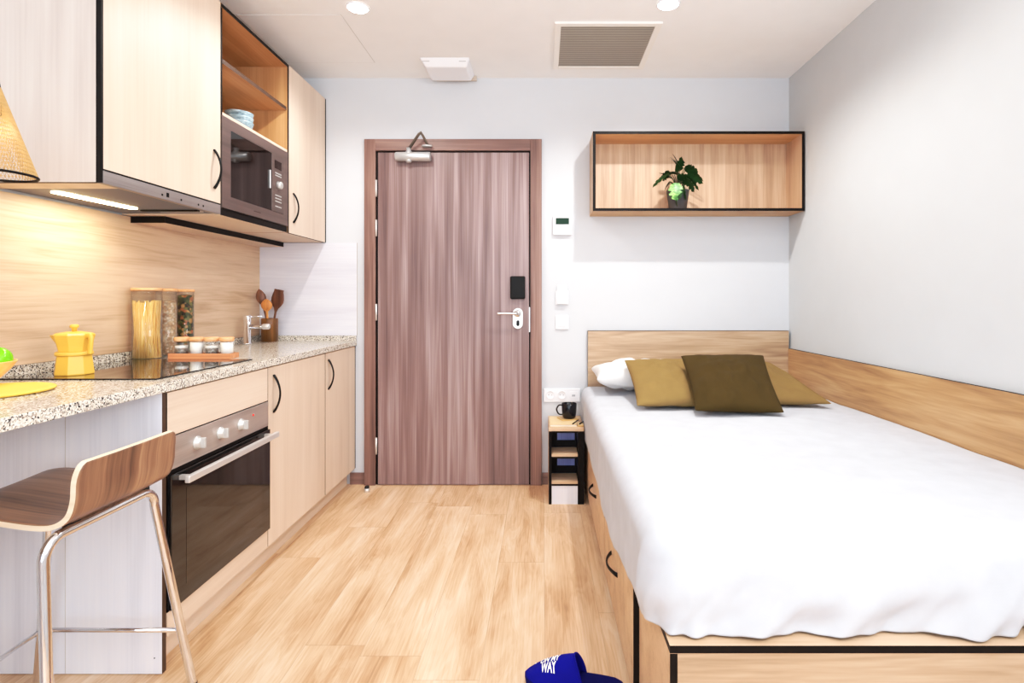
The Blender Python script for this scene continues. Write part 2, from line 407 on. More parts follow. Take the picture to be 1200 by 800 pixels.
struct(MB().box(-.004, .248, YB-.012, YB-.0005, 0, .07).build('baseboard_back.001', 'doorx'))

# entrance door with frame (structure: door_1)
d = bpy.data.objects.new('door_1', None); COL.objects.link(d); d.location = (-.545, YB, 0); BASE[d.name] = (-.545, YB, 0); d['kind'] = 'structure'
b = MB(); fy0 = YB-.03
b.box(-1.083, -1.015, fy0, YB-.001, 0, 2.10); b.box(-.075, -.006, fy0, YB-.001, 0, 2.10)
b.build('door_frame', 'doorf', d, bevel=.002, fix=False)
MB().box(-1.015, -.075, fy0, YB-.001, 2.03, 2.10).build('door_head', 'doorx', d, bevel=.002)
MB().box(-1.015, -.075, YB-.010, YB-.001, 0, 2.03).build('door_gap', 'black', d)
dl = MB().box(-1.000, -.083, YB-.028, YB-.0105, .004, 2.018).build('door_leaf', 'door', d, bevel=.002)
b = MB()
for z in (1.80, 1.56, 1.05, .24):
    b2 = MB().tube([(-1.008, YB-.034, z-.05), (-1.008, YB-.034, z+.05)], .006, 10)
    b2.build('hinge', 'alu', d)
b = MB(); b.box(-.196, -.106, YB-.052, YB-.028, 1.130, 1.268); b.build('card_reader', 'blackm', d, bevel=.008, seg=3).data
# rosette
b = MB()
def stadium(b, cx, cz, w, h, y0, y1, seg=12):
    r = w/2; pts = []
    for k in range(seg+1): a = PI*k/seg; pts.append((cx+r*math.cos(a), cz+h/2-r+r*math.sin(a)))
    for k in range(seg+1): a = PI+PI*k/seg; pts.append((cx+r*math.cos(a), cz-h/2+r+r*math.sin(a)))
    i0 = len(b.v); n = len(pts)
    b.v += [(p[0], y0, p[1]) for p in pts]+[(p[0], y1, p[1]) for p in pts]
    b.face([i0+i for i in range(n)]); b.face([i0+n+i for i in range(n)][::-1])
    for i in range(n): j = (i+1) % n; b.face([i0+i, i0+n+i, i0+n+j, i0+j], 0, True)
stadium(b, -.151, 1.012, .062, .125, YB-.038, YB-.028)
ro = b.build('door_lock_plate', 'alu', d, bevel=.002)
b = MB(); stadium(b, -.150, .984, .018, .036, YB-.041, YB-.0375); b.build('keyhole', 'blackm', ro)
MB().tube(smooth_pts([(-.153, YB-.036, 1.042), (-.153, YB-.075, 1.042), (-.165, YB-.088, 1.043), (-.22, YB-.088, 1.045), (-.272, YB-.086, 1.044)]), .0085, 12).build('door_handle', 'chrome', d)
b = MB(); b.lathe((-.153, YB-.038, 1.042), [(0, -.008), (.02, -.008), (.022, 0), (0, 0)], 20, axis='Y'); b.build('spindle_collar', 'chrome', ro)
MB().box(-.083, -.077, YB-.034, YB-.024, .93, 1.08).build('strike_plate', 'alu', d)

# door closer
t = thing('door_closer', 'silver hydraulic door closer with folding arm at the top of the entrance door', 'door closer', (-.78, YB-.03, 1.96))
b = MB(); cy = YB-.032-.026
b.lathe((-.885, cy, 1.985), [(0, 0), (.024, .0), (.028, .006), (.028, .206), (.024, .212), (0, .212)], 24, axis='X'); b.build('body', 'closer', t)
MB().box(-.875, -.685, cy, YB-.029, 1.965, 2.006).build('mounting_block', 'closer', t, bevel=.004)
b = MB(); b.lathe((-.805, cy, 1.985), [(0, -.038), (.014, -.036), (.02, -.025), (.02, .03), (.014, .036), (.014, .052), (0, .052)], 20); b.build('spindle_housing', 'closer', t)
MB().tube([(-.802, cy, 2.035), (-.735, cy-.035, 2.112), (-.722, cy-.035, 2.116)], .011, 10, flat=.6).build('arm', 'arm', t)
MB().tube([(-.728, cy-.035, 2.124), (-.716, cy-.02, 2.105), (-.700, cy+.012, 2.070), (-.694, cy+.02, 2.055)], .009, 10, flat=.7).build('arm', 'arm', t)
b = MB(); b.lathe((-.698, cy+.012, 2.051), [(0, -.006), (.03, -.004), (.034, 0), (.03, .006), (0, .008)], 24, sy=.55); b.build('bracket', 'closer', t)

# door stop
t = thing('door_stop', 'small silver cylinder door stop on the floor by the door hinge side', 'door stop', (-1.03, 3.2, 0))
b = MB(); b.lathe((-1.03, 3.2, 0), [(0, 0), (.016, 0), (.016, .02), (.012, .022), (0, .022)], 20); b.build('base', 'alu', t)
b = MB(); b.lathe((-1.03, 3.2, .0221), [(0, 0), (.013, 0), (.013, .012), (0, .014)], 20); b.build('rubber_cap', 'rubber', t)

# ------------------------------------------------------------------ wall devices
t = thing('thermostat', 'white wall thermostat with dark green display beside the door', 'thermostat', (.12, YB, 1.52))
MB().box(.063, .177, YB-.022, YB-.001, 1.519, 1.636).build('housing', 'whitep', t, bevel=.004)
MB().box(.079, .160, YB-.0235, YB-.0215, 1.583, 1.622).build('display', 'lcd', t)
for i in range(4):
    for j in range(2):
        MB().box(.084+i*.018, .096+i*.018, YB-.0232, YB-.0215, 1.556-j*.02, 1.566-j*.02).build('button', 'whiteg' if j == 9 else 'whitep', t)
t = thing('card_switch', 'white key card holder switch on the wall under the thermostat', 'switch', (.12, YB, 1.09))
MB().box(.078, .158, YB-.011, YB-.001, 1.095, 1.180).build('plate', 'whitep', t, bevel=.003)
MB().box(.088, .148, YB-.026, YB-.0112, 1.100, 1.150).build('card_slot', 'whitep', t, bevel=.003)
MB().box(.086, .150, YB-.0155, YB-.0112, 1.152, 1.215).build('key_card', 'whitep', t, bevel=.002)
t = thing('light_switch', 'square white light switch lowest of the controls beside the door', 'switch', (.12, YB, .94))
MB().box(.078, .158, YB-.010, YB-.001, .945, 1.030).build('plate', 'whitep', t, bevel=.003)
MB().box(.093, .143, YB-.014, YB-.0102, .960, 1.015).build('rocker', 'whitep', t, bevel=.002)
t = thing('power_socket', 'triple white power socket plate on the wall above the black mug', 'socket', (.11, YB, .5))
MB().box(.006, .228, YB-.010, YB-.001, .502, .584).build('plate', 'whitep', t, bevel=.003)
for i, cx in enumerate((.046, .117, .188)):
    b = MB()
    if i < 2:
        b.lathe((cx, YB-.0102, .546), [(.0, -.003), (.021, -.003), (.024, -.006), (.026, -.006), (.026, 0), (0, 0)], 24, axis='Y'); f = b.build('outlet', 'whitep', t)
        for dx in (-.0095, .0095):
            b = MB(); b.lathe((cx+dx, YB-.0132, .546), [(0, -.001), (.0032, -.001), (.0032, 0), (0, 0)], 10, axis='Y'); b.build('pin_hole', 'socket', f)
    else:
        f = MB().box(cx-.022, cx+.022, YB-.012, YB-.0102, .524, .568).build('data_outlet', 'whitep', t, bevel=.001)
        MB().box(cx-.01, cx+.01, YB-.0130, YB-.0119, .536, .548).build('port', 'socket', f)

# ------------------------------------------------------------------ ceiling things
b = MB(); t = thing('ceiling_vent', 'square beige slatted air vent in the ceiling above the wall shelf', 'vent', (.32, 2.92, ZC-.015))
x0, x1, y0, y1 = .06, .585, 2.66, 3.19
b.box(x0, x1, y0, y0+.03, ZC-.010, ZC-.0005); b.box(x0, x1, y1-.03, y1, ZC-.010, ZC-.0005)
b.box(x0, x0+.03, y0+.03, y1-.03, ZC-.010, ZC-.0005); b.box(x1-.03, x1, y0+.03, y1-.03, ZC-.010, ZC-.0005)
b.build('frame', 'ventf', t, fix=False)
MB().box(x0+.03, x1-.03, y0+.03, y1-.03, ZC-.002, ZC-.0005).build('backing', 'ventd', t)
b = MB(); n = 26
for i in range(n):
    y = y0+.036+(y1-y0-.072)*i/(n-1)
    k = len(b.v); b.box(x0+.03, x1-.03, y-.0068, y+.0068, -.0006, .0006)
    b.xform(Matrix.Translation((0, y, ZC-.0065)) @ Matrix.Rotation(math.radians(18), 4, 'X') @ Matrix.Translation((0, -y, 0)), k)
b.build('grille', 'vent', t, fix=False)

sp = thing('ceiling_spotlight', 'recessed round ceiling spotlight on the left, nearest the kitchen cabinets', 'spotlight', (-.857, 2.53, ZC), 'recessed ceiling spotlights')
b = MB(); b.lathe((-.857, 2.53, ZC), [(.047, -.001), (.047, -.006), (.052, -.005), (.054, -.0005)], 32); b.build('trim_ring', 'whitep', sp)
b = MB(); b.lathe((-.857, 2.53, ZC), [(0, -.007), (.0465, -.005), (.0465, -.001), (0, -.001)], 32); b.build('lens', 'spot', sp)
s2 = copy_tree(sp); s2.location = (.575, 2.50, ZC); s2['label'] = 'recessed round ceiling spotlight on the right, beside the air vent'

t = thing('emergency_light', 'white emergency light box on the ceiling above the entrance door', 'emergency light', (-.53, 3.2, ZC))
def loft(b, z0, r0, z1, r1, m=0):
    i = len(b.v)
    for z, (xa, xb, ya, yb) in ((z0, r0), (z1, r1)): b.v += [(xa,ya,z),(xb,ya,z),(xb,yb,z),(xa,yb,z)]
    for q in ((0,3,2,1),(4,5,6,7),(0,1,5,4),(1,2,6,5),(2,3,7,6),(3,0,4,7)): b.face([i+k for k in q], m)
b = MB(); loft(b, ZC-.045, (-.66, -.43, 3.08, 3.27), ZC-.0005, (-.69, -.41, 3.05, 3.30)); b.build('housing', 'whitep', t, bevel=.006, seg=3)
for xa in (-.675, -.47): MB().box(xa, xa+.04, 3.060, 3.066, ZC-.02, ZC-.012).build('clip', 'whiteg', t)
MB().box(-.645, -.400, 3.303, 3.318, ZC-.028, ZC-.001).build('edge_blade', 'beige', t, bevel=.002)

t = thing('ceiling_hatch', 'thin outlined access panel in the ceiling beside the upper cabinets', 'hatch', (-1.2, 2.8, ZC))
MB().box(-1.458, -.957, 2.593, 3.12, ZC-.0012, ZC-.0002).build('gap_line', 'greyline', t)
MB().box(-1.455, -.960, 2.596, 3.117, ZC-.0022, ZC-.0012).build('panel', 'ceil', t)

# pendant lamp
px_, py_ = -1.405, 1.40
t = thing('pendant_lamp', 'woven rattan cone lamp shade with a black rim at the left edge', 'lamp', (px_, py_, 1.448))
b = MB(); nr, ns = 22, 64
R0, R1, H = .083, .007, .235
for i in range(nr+1):
    f = i/nr; r = R0+(R1-R0)*f
    for k in range(ns):
        a = 2*PI*(k+(i % 2)*.5)/ns; b.v.append((px_+r*math.cos(a), py_+r*math.sin(a), 1.448+H*f))
for i in range(nr):
    for k in range(ns):
        l = (k+1) % ns; a0, a1 = i*ns, (i+1)*ns
        if i % 2 == 0: b.face([a0+k, a0+l, a1+k]); b.face([a0+l, a1+l, a1+k])
        else: b.face([a0+k, a0+l, a1+l]); b.face([a0+k, a1+l, a1+k])
o = b.build('lamp_shade', 'rattan', t); md = o.modifiers.new('weave', 'WIREFRAME'); md.thickness = .0026; md.use_replace = True; md.use_even_offset = False
MB().tube([(px_+R0*math.cos(2*PI*k/48), py_+R0*math.sin(2*PI*k/48), 1.446) for k in range(48)], .0035, 8, closed=True).build('rim', 'black', t)
b = MB(); b.lathe((px_, py_, 1.60), [(0, 0), (.014, 0), (.014, .06), (.009, .09), (0, .095)], 20); b.build('socket', 'black', t)
MB().tube([(px_, py_, 1.69), (px_, py_, ZC-.02)], .003, 8).build('cord', 'cord', t)
b = MB(); b.lathe((px_, py_, ZC-.022), [(0, 0), (.03, 0), (.045, .0215), (0, .0215)], 24); b.build('canopy', 'black', t)

# ------------------------------------------------------------------ kitchen base
XF = -1.144
XC = XL+.002
def bow_handle(parent, p0, p1, out, depth=.028, r=.0064, name='handle'):
    p0, p1, out = Vector(p0), Vector(p1), Vector(out)
    pts = []; rs = []
    for k in range(17):
        f = k/16; s_ = math.sin(PI*f)**.8
        pts.append(p0.lerp(p1, f)+out*depth*s_); rs.append(r*(1.25-.35*s_))
    return MB().tube(pts, rs, 10, flat=.62, flatdir=out).build(name, 'blackm', parent)

t = thing('breakfast_bar_panel', 'pale whitewashed wooden end panel under the worktop behind the stool', 'panel', (-1.44, 1.65, 0))
MB().box(XC, XF, 1.641, 1.659, 0.002, .846, px=1, py=0).build('board', ['endw', 'dkedge'], t)
MB().box(-1.435, -1.4335, 1.6402, 1.641, .004, .846).build('panel_line', 'greyline', t)  # thin grey vertical line on the board face
b = MB(); b.lathe((-1.166, 1.6405, .05), [(0, -.001), (.002, -.001), (.002, 0), (0, 0)], 8, axis='Y'); b.build('screw', 'blackm', t)

t = thing('oven_cabinet', 'light wood base cabinet unit that houses the built-in oven', 'cabinet', (-1.45, 1.97, 0))
MB().box(XF-.018, XF, 1.664, 2.271, .707, .842, nz=1, ny=1).build('filler_panel', ['caby', 'black'], t)
MB().box(XF-.018, XF, 1.664, 2.271, .098, .172, nz=1, pz=1).build('bottom_panel', ['caby', 'black'], t)
MB().box(XC, XF-.02, 1.661, 1.668, .098, .845).build('side_panel', 'cabz', t)
MB().box(XC, XF-.02, 2.267, 2.2715, .098, .845).build('side_panel', 'cabz', t)
MB().box(XC, XF-.02, 1.669, 2.266, .098, .114).build('base_board', 'caby', t)

ov = thing('oven', 'built-in oven with black glass door, silver knobs and a long bar handle', 'oven', (-1.4, 1.97, .175))
MB().box(XC+.03, XF-.003, 1.671, 2.264, .178, .700).build('body', 'blackm', ov)
MB().box(XF-.0025, XF+.004, 1.666, 2.270, .603, .703).build('control_panel', 'steeld', ov, bevel=.001)
MB().box(XF-.0025, XF+.001, 1.666, 2.270, .590, .602).build('vent_slot', 'black', ov)
od = MB().box(XF-.0025, XF+.012, 1.666, 2.270, .176, .589).build('door', 'blackg', ov, bevel=.002)
MB().box(XF+.012, XF+.0126, 1.735, 2.200, .225, .53).build('window', 'ovenglass', od)
hd = MB().box(XF+.042, XF+.058, 1.680, 2.255, .561, .583).build('handle', 'alu', od, bevel=.003)
for y in (1.70, 2.22): MB().box(XF+.012, XF+.043, y, y+.014, .565, .579).build('handle_post', 'alu', hd)
for y in (1.80, 1.93, 2.06):
    b = MB(); b.lathe((XF+.004, y, .655), [(0, 0), (.022, 0), (.022, .004), (.017, .006), (.017, .016), (0, .016)], 28, axis='X')
    k = b.build('knob', 'silver', ov)
    MB().box(XF+.018, XF+.034, y-.0045, y+.0045, .638, .672).build('grip', 'silver', k, bevel=.002)
b = MB(); b.lathe((XF+.004, 2.150, .672), [(0, 0), (.004, 0), (.004, .002), (0, .002)], 12, axis='X'); b.build('indicator_light', 'redled', ov)

def base_cab(y0, y1, label, hy):
    t = thing('base_cabinet', label, 'cabinet', (-1.45, (y0+y1)/2, 0), 'base cabinets under the granite worktop')
    MB().box(XC, XF-.020, y0+.001, y1-.001, .098, .845).build('carcass', 'cabz', t)
    dr = MB().box(XF-.018, XF, y0+.002, y1-.002, .098, .842, ny=1, py=1, nz=1).build('door', ['cabz', 'dkedge'], t)
    bow_handle(dr, (XF, hy, .648), (XF, hy, .806), (1, 0, 0))
    MB().box(XF-.0199, XF-.0181, y0+.001, y1-.001, .0985, .8445).build('shadow_gap', 'black', t)
base_cab(2.273, 2.871, 'light wood base cabinet with black bow handle between the oven and the end cabinet', 2.322)
base_cab(2.873, 3.326, 'narrow light wood base cabinet in the corner nearest the entrance door', 2.915)
t = MB().box(XF-.062, XF-.048, 1.661, 3.326, .0, .096).build('plinth', 'caby')
tag(t, 'light wood kick plinth running along the floor under the base cabinets', 'plinth')
t = MB().box(XF-.018, XF, 3.3265, 3.338, .098, .842).build('filler_strip', 'dkedge'); tag(t, 'thin dark filler strip between the last base cabinet and the back wall', 'filler strip')

ct = thing('countertop', 'speckled granite worktop along the left wall with a matching low upstand', 'worktop', (-1.43, 1.9, .847))
MB().box(XC, -1.135, .45, YB-.002, .847, .877).build('slab', 'granite', ct, bevel=.002)
MB().box(XC, XC+.018, .45, YB-.020, .8772, .910).build('upstand', 'granite', ct)
MB().box(XC, -1.137, YB-.0198, YB-.002, .8772, .907).build('upstand', 'granite', ct)
tag(MB().box(-1.73, -1.15, .47, .49, .001, .8465).build('support_panel', 'endw'), 'pale end panel holding the near end of the worktop', 'panel')
tag(MB().box(XL+.0005, XL+.010, .45, YB-.011, .911, 1.472).build('splashback', 'splash'), 'warm horizontal-grain wooden splashback on the left wall above the hob', 'splashback')
tag(MB().box(XL+.0005, -1.133, YB-.010, YB-.0005, .908, 1.472, px=1).build('splashback', ['splash_lit', 'beige']), 'wooden splashback panel on the back wall beside the door, coloured as if spotlit', 'splashback')

t = thing('induction_hob', 'black glass hob set into the granite worktop under the hood', 'hob', (-1.45, 1.97, .877))
MB().box(-1.700, -1.196, 1.69, 2.25, .8772, .882).build('glass', 'blackg', t, bevel=.001)

# faucet
fx, fy = -1.655, 3.06
t = thing('faucet', 'chrome kitchen tap at the far end of the worktop before the utensil holder', 'tap', (fx, fy, .877))
b = MB(); b.lathe((fx, fy, .8772), [(0, 0), (.024, 0), (.024, .006), (.019, .008), (.019, .158), (.017, .162), (0, .162)], 28); b.build('column', 'chrome', t)
MB().tube([(fx+.015, fy, .975), (fx+.115, fy, .975)], .012, 16).build('spout', 'chrome', t)
b = MB(); b.lathe((fx+.105, fy, .975), [(0, -.02), (.013, -.02), (.016, -.014), (.016, .014), (.013, .018), (0, .018)], 20, axis='X'); b.build('spout_tip', 'alu', t)
MB().tube([(fx+.005, fy, 1.031), (fx+.085, fy, 1.033)], .0045, 10).build('lever', 'chrome', t)

# utensil holder + utensils
hx, hy_ = -1.628, 3.255
t = thing('utensil_holder', 'brown cylindrical utensil holder standing in the back corner of the worktop', 'utensil holder', (hx, hy_, .877))
b = MB(); b.lathe((hx, hy_, .8772), [(0, 0), (.046, 0), (.046, .135), (.044, .138), (.041, .135), (.041, .01), (0, .01)], 36); b.build('cup', 'holder', t)
def spoonlike(prof, thick, T, mats, name, label, cat, dish=0.0):
    """prof: list of (s along, half width); local X width, Z along, Y thickness"""
    b = MB(); n = len(prof); nw = 8
    for side in (1, -1):
        base = len(b.v)
        for s_, hw in prof:
            for k in range(nw+1):
                u = -1+2*k/nw
                dz = dish*(1-u*u)*max(0, min(1, (hw-.008)/.02)) if dish else 0
                b.v.append((u*hw, side*thick*math.sqrt(max(0, 1-u*u*.9))-dz, s_))
        for i in range(n-1):
            for k in range(nw):
                q = base+i*(nw+1)+k; f = [q, q+1, q+nw+2, q+nw+1]
                b.face(f if side > 0 else f[::-1], 0, True)
    m = len(prof)*(nw+1)
    for i in range(n-1):
        for k in (0, nw):
            q = i*(nw+1)+k; b.face([q, q+nw+1, m+q+nw+1, m+q], 0, True)
    for i in (0, n-1):
        b.face([i*(nw+1)+k for k in range(nw+1)]+[m+i*(nw+1)+k for k in range(nw, -1, -1)])
    b.xform(T)
    o = b.build(name, mats); tag(o, label, cat, 'wooden utensils in the holder'); return o
def ell(s0, s1, wmax, hand, n=12, h0=0.0):
    p = [(h0, hand*.8), (s0*.5, hand), (s0, hand)]
    for k in range(1, n): f = k/n; p.append((s0+(s1-s0)*f, max(hand*(1-f), wmax*math.sin(PI*f)**.7)))
    p.append((s1, .002)); return p
def UT(x, y, z, rx, ry, rz): return Matrix.Translation((x, y, z)) @ Matrix.Rotation(rz, 4, 'Z') @ Matrix.Rotation(ry, 4, 'Y') @ Matrix.Rotation(rx, 4, 'X')
spoonlike(ell(.205, .305, .027, .0055), .004, UT(hx+.010, hy_+.008, .8915, 0, math.radians(-13.5), math.radians(14)), 'utw', 'wooden_spoon', 'dark wooden spoon leaning left in the utensil holder', 'spoon', .008)
spoonlike(ell(.165, .240, .034, .0065), .004, UT(hx+.004, hy_-.022, .8915, math.radians(4), math.radians(-1), 0), 'utl', 'serving_spoon', 'orange-toned short wooden spoon in the middle of the utensil holder', 'spoon', .010)
prof = [(0, .005), (.09, .006), (.165, .007), (.185, .014), (.205, .030), (.225, .040), (.245, .041), (.27, .036), (.285, .031), (.298, .031), (.299, .030)]
o = spoonlike(prof, .004, UT(hx+.006, hy_+.005, .8915, 0, math.radians(10.5), math.radians(-10)), 'utw', 'wooden_spatula', 'dark wooden spork-shaped spatula leaning right in the utensil holder', 'spatula')

# jars
def jar(x, y, r, label):
    t = thing('glass_jar', label, 'jar', (x, y, .877), 'tall glass jars behind the hob')
    H = .285
    b = MB(); b.lathe((x, y, .8775), [(0, 0), (r*.96, 0), (r, .004), (r, H), (r-.002, H), (r-.002, .005), (0, .005)], 40); b.build('glass', 'glass', t)
    b = MB(); b.lathe((x, y, .8777+H), [(0, 0), (r+.001, 0), (r+.002, .004), (r+.001, .012), (0, .013)], 40); b.build('lid', 'lidw', t)
    b = MB(); b.lathe((x, y, .8775+H), [(0, -.014), (r-.004, -.014), (r-.003, -.0005), (0, -.0005)], 32); b.build('seal', 'clearp', t)
    return t
jar(-1.652, 2.28, .054, 'tall wide glass jar of spaghetti, leftmost behind the hob')
jar(-1.664, 2.415, .041, 'tall glass jar of chickpeas, middle one of the three behind the hob')
jar(-1.676, 2.56, .037, 'tall glass jar of mixed dried pasta, the rightmost behind the hob')
b = MB(); R = .049
for k in range(150):
    a = random.random()*2*PI; q = math.sqrt(random.random()) if k > 90 else 1.0
    a2 = a+random.uniform(-.7, .7); rr = R*q; tw = R*q*random.uniform(.9, 1)
    p0 = Vector((-1.652+rr*math.cos(a), 2.28+rr*math.sin(a), .884)); p1 = Vector((-1.652+tw*math.cos(a2), 2.28+tw*math.sin(a2), 1.118+random.uniform(-.008, .006)))
    mid = p0.lerp(p1, .45); c = Vector((-1.652, 2.28, mid.z)); mid = mid.lerp(c, .12)
    b.tube([p0, mid, p1], .0016, 5)
b.lathe((-1.652, 2.28, .8837), [(0, 0), (.044, 0), (.038, .11), (.043, .228), (0, .23)], 24)
tag(b.build('spaghetti', 'pasta', fix=False), 'bundle of dry yellow spaghetti inside the widest glass jar', 'pasta', kind='stuff')
def fill(x, y, r, h, mat, name, label, cat):
    b = MB(); n = 40; prof = [(0, 0), (r, 0)]
    for k in range(1, 25): prof.append((r-.0008*(k % 2), h*k/25))
    prof += [(r, h), (r*.5, h+.003), (0, h+.002)]
    b.lathe((x, y, .8835), prof, n); tag(b.build(name, mat), label, cat, kind='stuff')
fill(-1.664, 2.415, .038, .235, 'beans', 'chickpeas', 'beige chickpeas filling the middle tall glass jar', 'chickpeas')
fill(-1.676, 2.56, .034, .262, 'mixed', 'dried_pasta', 'dark green and orange dried pasta in the rightmost tall jar', 'pasta')

# spice rack tray with 4 jars
t = thing('spice_tray', 'reddish wooden tray holding four small spice jars', 'tray', (-1.44, 2.33, .877))
b = MB(); b.box(-1.575, -1.315, 2.295, 2.365, .8775, .886); b.box(-1.575, -1.315, 2.295, 2.301, .886, .899); b.box(-1.575, -1.315, 2.359, 2.365, .886, .899)
b.box(-1.575, -1.569, 2.301, 2.359, .886, .899); b.box(-1.321, -1.315, 2.301, 2.359, .886, .899)
b.build('body', 'tray', t, fix=False)
places = ['leftmost in the wooden tray, half full', 'second from left in the wooden tray, filled white', 'third from left in the wooden tray, half full', 'rightmost in the wooden tray, filled white']
src = {}
for i in range(4):
    x = -1.541+i*.0645; y = 2.33; full = i % 2
    lab = 'small round glass spice jar '+places[i]
    if full not in src:
        t = thing('spice_jar', lab, 'jar', (x, y, .8862), 'small spice jars in the wooden tray')
        z = .8863
        b = MB(); b.lathe((x, y, z), [(0, 0), (.025, 0), (.0265, .003), (.0265, .055), (.024, .062), (.023, .062), (.025, .055), (.025, .003), (0, .003)], 32); b.build('glass', 'glass', t)
        b = MB(); h = .056 if full else .030
        b.lathe((x, y, z+.0032), [(0, 0), (.0245, 0), (.0245, h), (0, h)], 28); b.build('contents', 'salt' if full else 'pepper', t)
        if not full:
            b = MB(); b.lathe((x, y, z+.0334), [(0, 0), (.0245, 0), (.0245, .011), (0, .011)], 28); b.build('contents', 'salt', t)
        b = MB(); b.lathe((x, y, z+.0622), [(0, 0), (.026, 0), (.0285, .004), (.0285, .014), (.026, .018), (0, .018)], 32); b.build('lid', 'lidw', t)
        src[full] = t
    else:
        c = copy_tree(src[full]); c.location = (x, y, .8862); c['label'] = lab

# moka pot (octagonal)
mx, my = -1.535, 1.79
t = thing('moka_pot', 'yellow octagonal stovetop coffee pot standing on the hob', 'coffee pot', (mx, my, .882))
def octa(b, prof, m=0): b.lathe((mx, my, .8823), prof, 8, m, sm=False, ang=PI/8)
b = MB(); octa(b, [(0, 0), (.053, 0), (.054, .004), (.050, .038), (.047, .062), (0, .062)]); b.build('boiler', 'yellow', t, bevel=.001)
b = MB(); b.lathe((mx, my, .8823), [(0, .0622), (.049, .0622), (.050, .066), (.050, .072), (.047, .075), (0, .075)], 32); b.build('collar', 'yellow', t)
b = MB(); octa(b, [(0, .0752), (.043, .0752), (.047, .095), (.056, .126), (.056, .129), (0, .129)]); b.build('upper_chamber', 'yellow', t, bevel=.001)
b = MB(); octa(b, [(0, .1292), (.057, .1292), (.050, .134), (.02, .140), (0, .140)]); ld = b.build('lid', 'yellow', t)
b = MB(); b.lathe((mx, my, .8823), [(0, .140), (.007, .140), (.007, .150), (.012, .153), (.012, .160), (.008, .163), (0, .163)], 16); b.build('lid_knob', 'yellow', ld)
b = MB(); ax = Vector((-1, -.35, 0)).normalized(); sd = Vector((-ax.y, ax.x, 0)); c = Vector((mx, my, .8823)); i = len(b.v)
for p in (ax*.046-sd*.018+Vector((0,0,.127)), ax*.046+sd*.018+Vector((0,0,.127)), ax*.066+Vector((0,0,.128)), ax*.040+Vector((0,0,.085))): b.v.append(tuple(c+p))
for q in ((0,1,2),(0,2,3),(1,3,2),(0,3,1)): b.face([i+k for k in q])
b.build('spout', 'yellow', t)
hx2 = Vector((1, -.25, 0)).normalized()
pts = smooth_pts([c+hx2*.045+Vector((0,0,.122)), c+hx2*.062+Vector((0,0,.128)), c+hx2*.071+Vector((0,0,.118)), c+hx2*.068+Vector((0,0,.088)), c+hx2*.066+Vector((0,0,.068))])
MB().tube(pts, .006, 10, flat=1.4).build('handle', 'yellow', t)

# placemat, bowl, apples
b = MB(); b.lathe((-1.475, 1.45, .8772), [(0, 0), (.126, 0), (.136, .003), (.139, .007), (.136, .010), (.115, .008), (0, .008)], 64)
tag(b.build('trivet', 'yellowd'), 'round yellow trivet lying on the worktop under the fruit bowl', 'trivet')
bx_, by_ = -1.602, 1.515; bz = .885
b = MB()
b.lathe((bx_, by_, bz), [(0, 0), (.040, 0), (.070, .018), (.092, .043), (.105, .064), (.106, .067), (.101, .067), (.087, .047), (.065, .022), (.035, .006), (0, .006)], 56)
tag(b.build('fruit_bowl', 'bowlw'), 'light wooden fruit bowl of green apples at the left edge', 'bowl')
ap = None
for i, (x, y, z, rz, tilt, lab) in enumerate(((bx_+.050, by_+.034, bz+.072, .4, .55, 'shiny green apple at the right side of the fruit bowl, stem showing'),
        (bx_-.032, by_-.040, bz+.064, 2.1, .3, 'green apple on the near left side of the wooden fruit bowl'), (bx_-.032, by_+.040, bz+.068, 4, -.3, 'green apple at the back of the wooden fruit bowl'))):
    if ap is None:
        ap = thing('apple', lab, 'apple', (0, 0, 0), 'green apples in the fruit bowl')
        b = MB(); prof = []
        for k in range(25):
            a = -PI/2+PI*k/24; r = .037*math.cos(a); zz = .034*math.sin(a)
            if k > 12: zz -= .010*math.exp(-(r/.010)**2)
            else: zz += .006*math.exp(-(r/.008)**2)
            prof.append((max(r, 0) if 0 < k < 24 else 0, zz))
        b.lathe((0, 0, 0), prof, 32); b.build('fruit', 'apple', ap)
        MB().tube([(0, 0, .022), (.002, 0, .032), (.006, 0, .042)], [.0012, .001, .0014], 6).build('stem', 'stem', ap)
        c = ap
    else: c = copy_tree(ap)
    c.location = (x, y, z); c.rotation_euler = (tilt, .5*tilt, rz); c['label'] = lab

# ------------------------------------------------------------------ upper cabinets
XU = -1.326; XD = -1.341; ZU0, ZU1 = 1.475, 2.35
t = thing('hood_cabinet', 'large near light wood wall cabinet above the extractor hood', 'cabinet', (-1.53, 1.95, 1.515))
MB().box(XC, XD-.001, 1.640, 1.657, 1.479, ZU1, nz=1).build('end_panel', ['endup', 'black'], t)
MB().box(XD-.0008, XU, 1.640, 1.6465, 1.479, ZU1).build('edge_strip', 'black', t)
MB().box(XC, XD-.001, 1.658, 2.248, 1.517, ZU1).build('carcass', 'cabz', t)
MB().box(XC, XD-.004, 1.658, 1.738, 1.479, 1.516).build('bottom_board', 'caby', t)
dr = MB().box(XD, XU, 1.648, 2.2465, 1.521, ZU1, nz=1, py=1, ny=1).build('door', ['cabz', 'black'], t)
bow_handle(dr, (XU, 2.205, 1.575), (XU, 2.205, 1.73), (1, 0, 0))

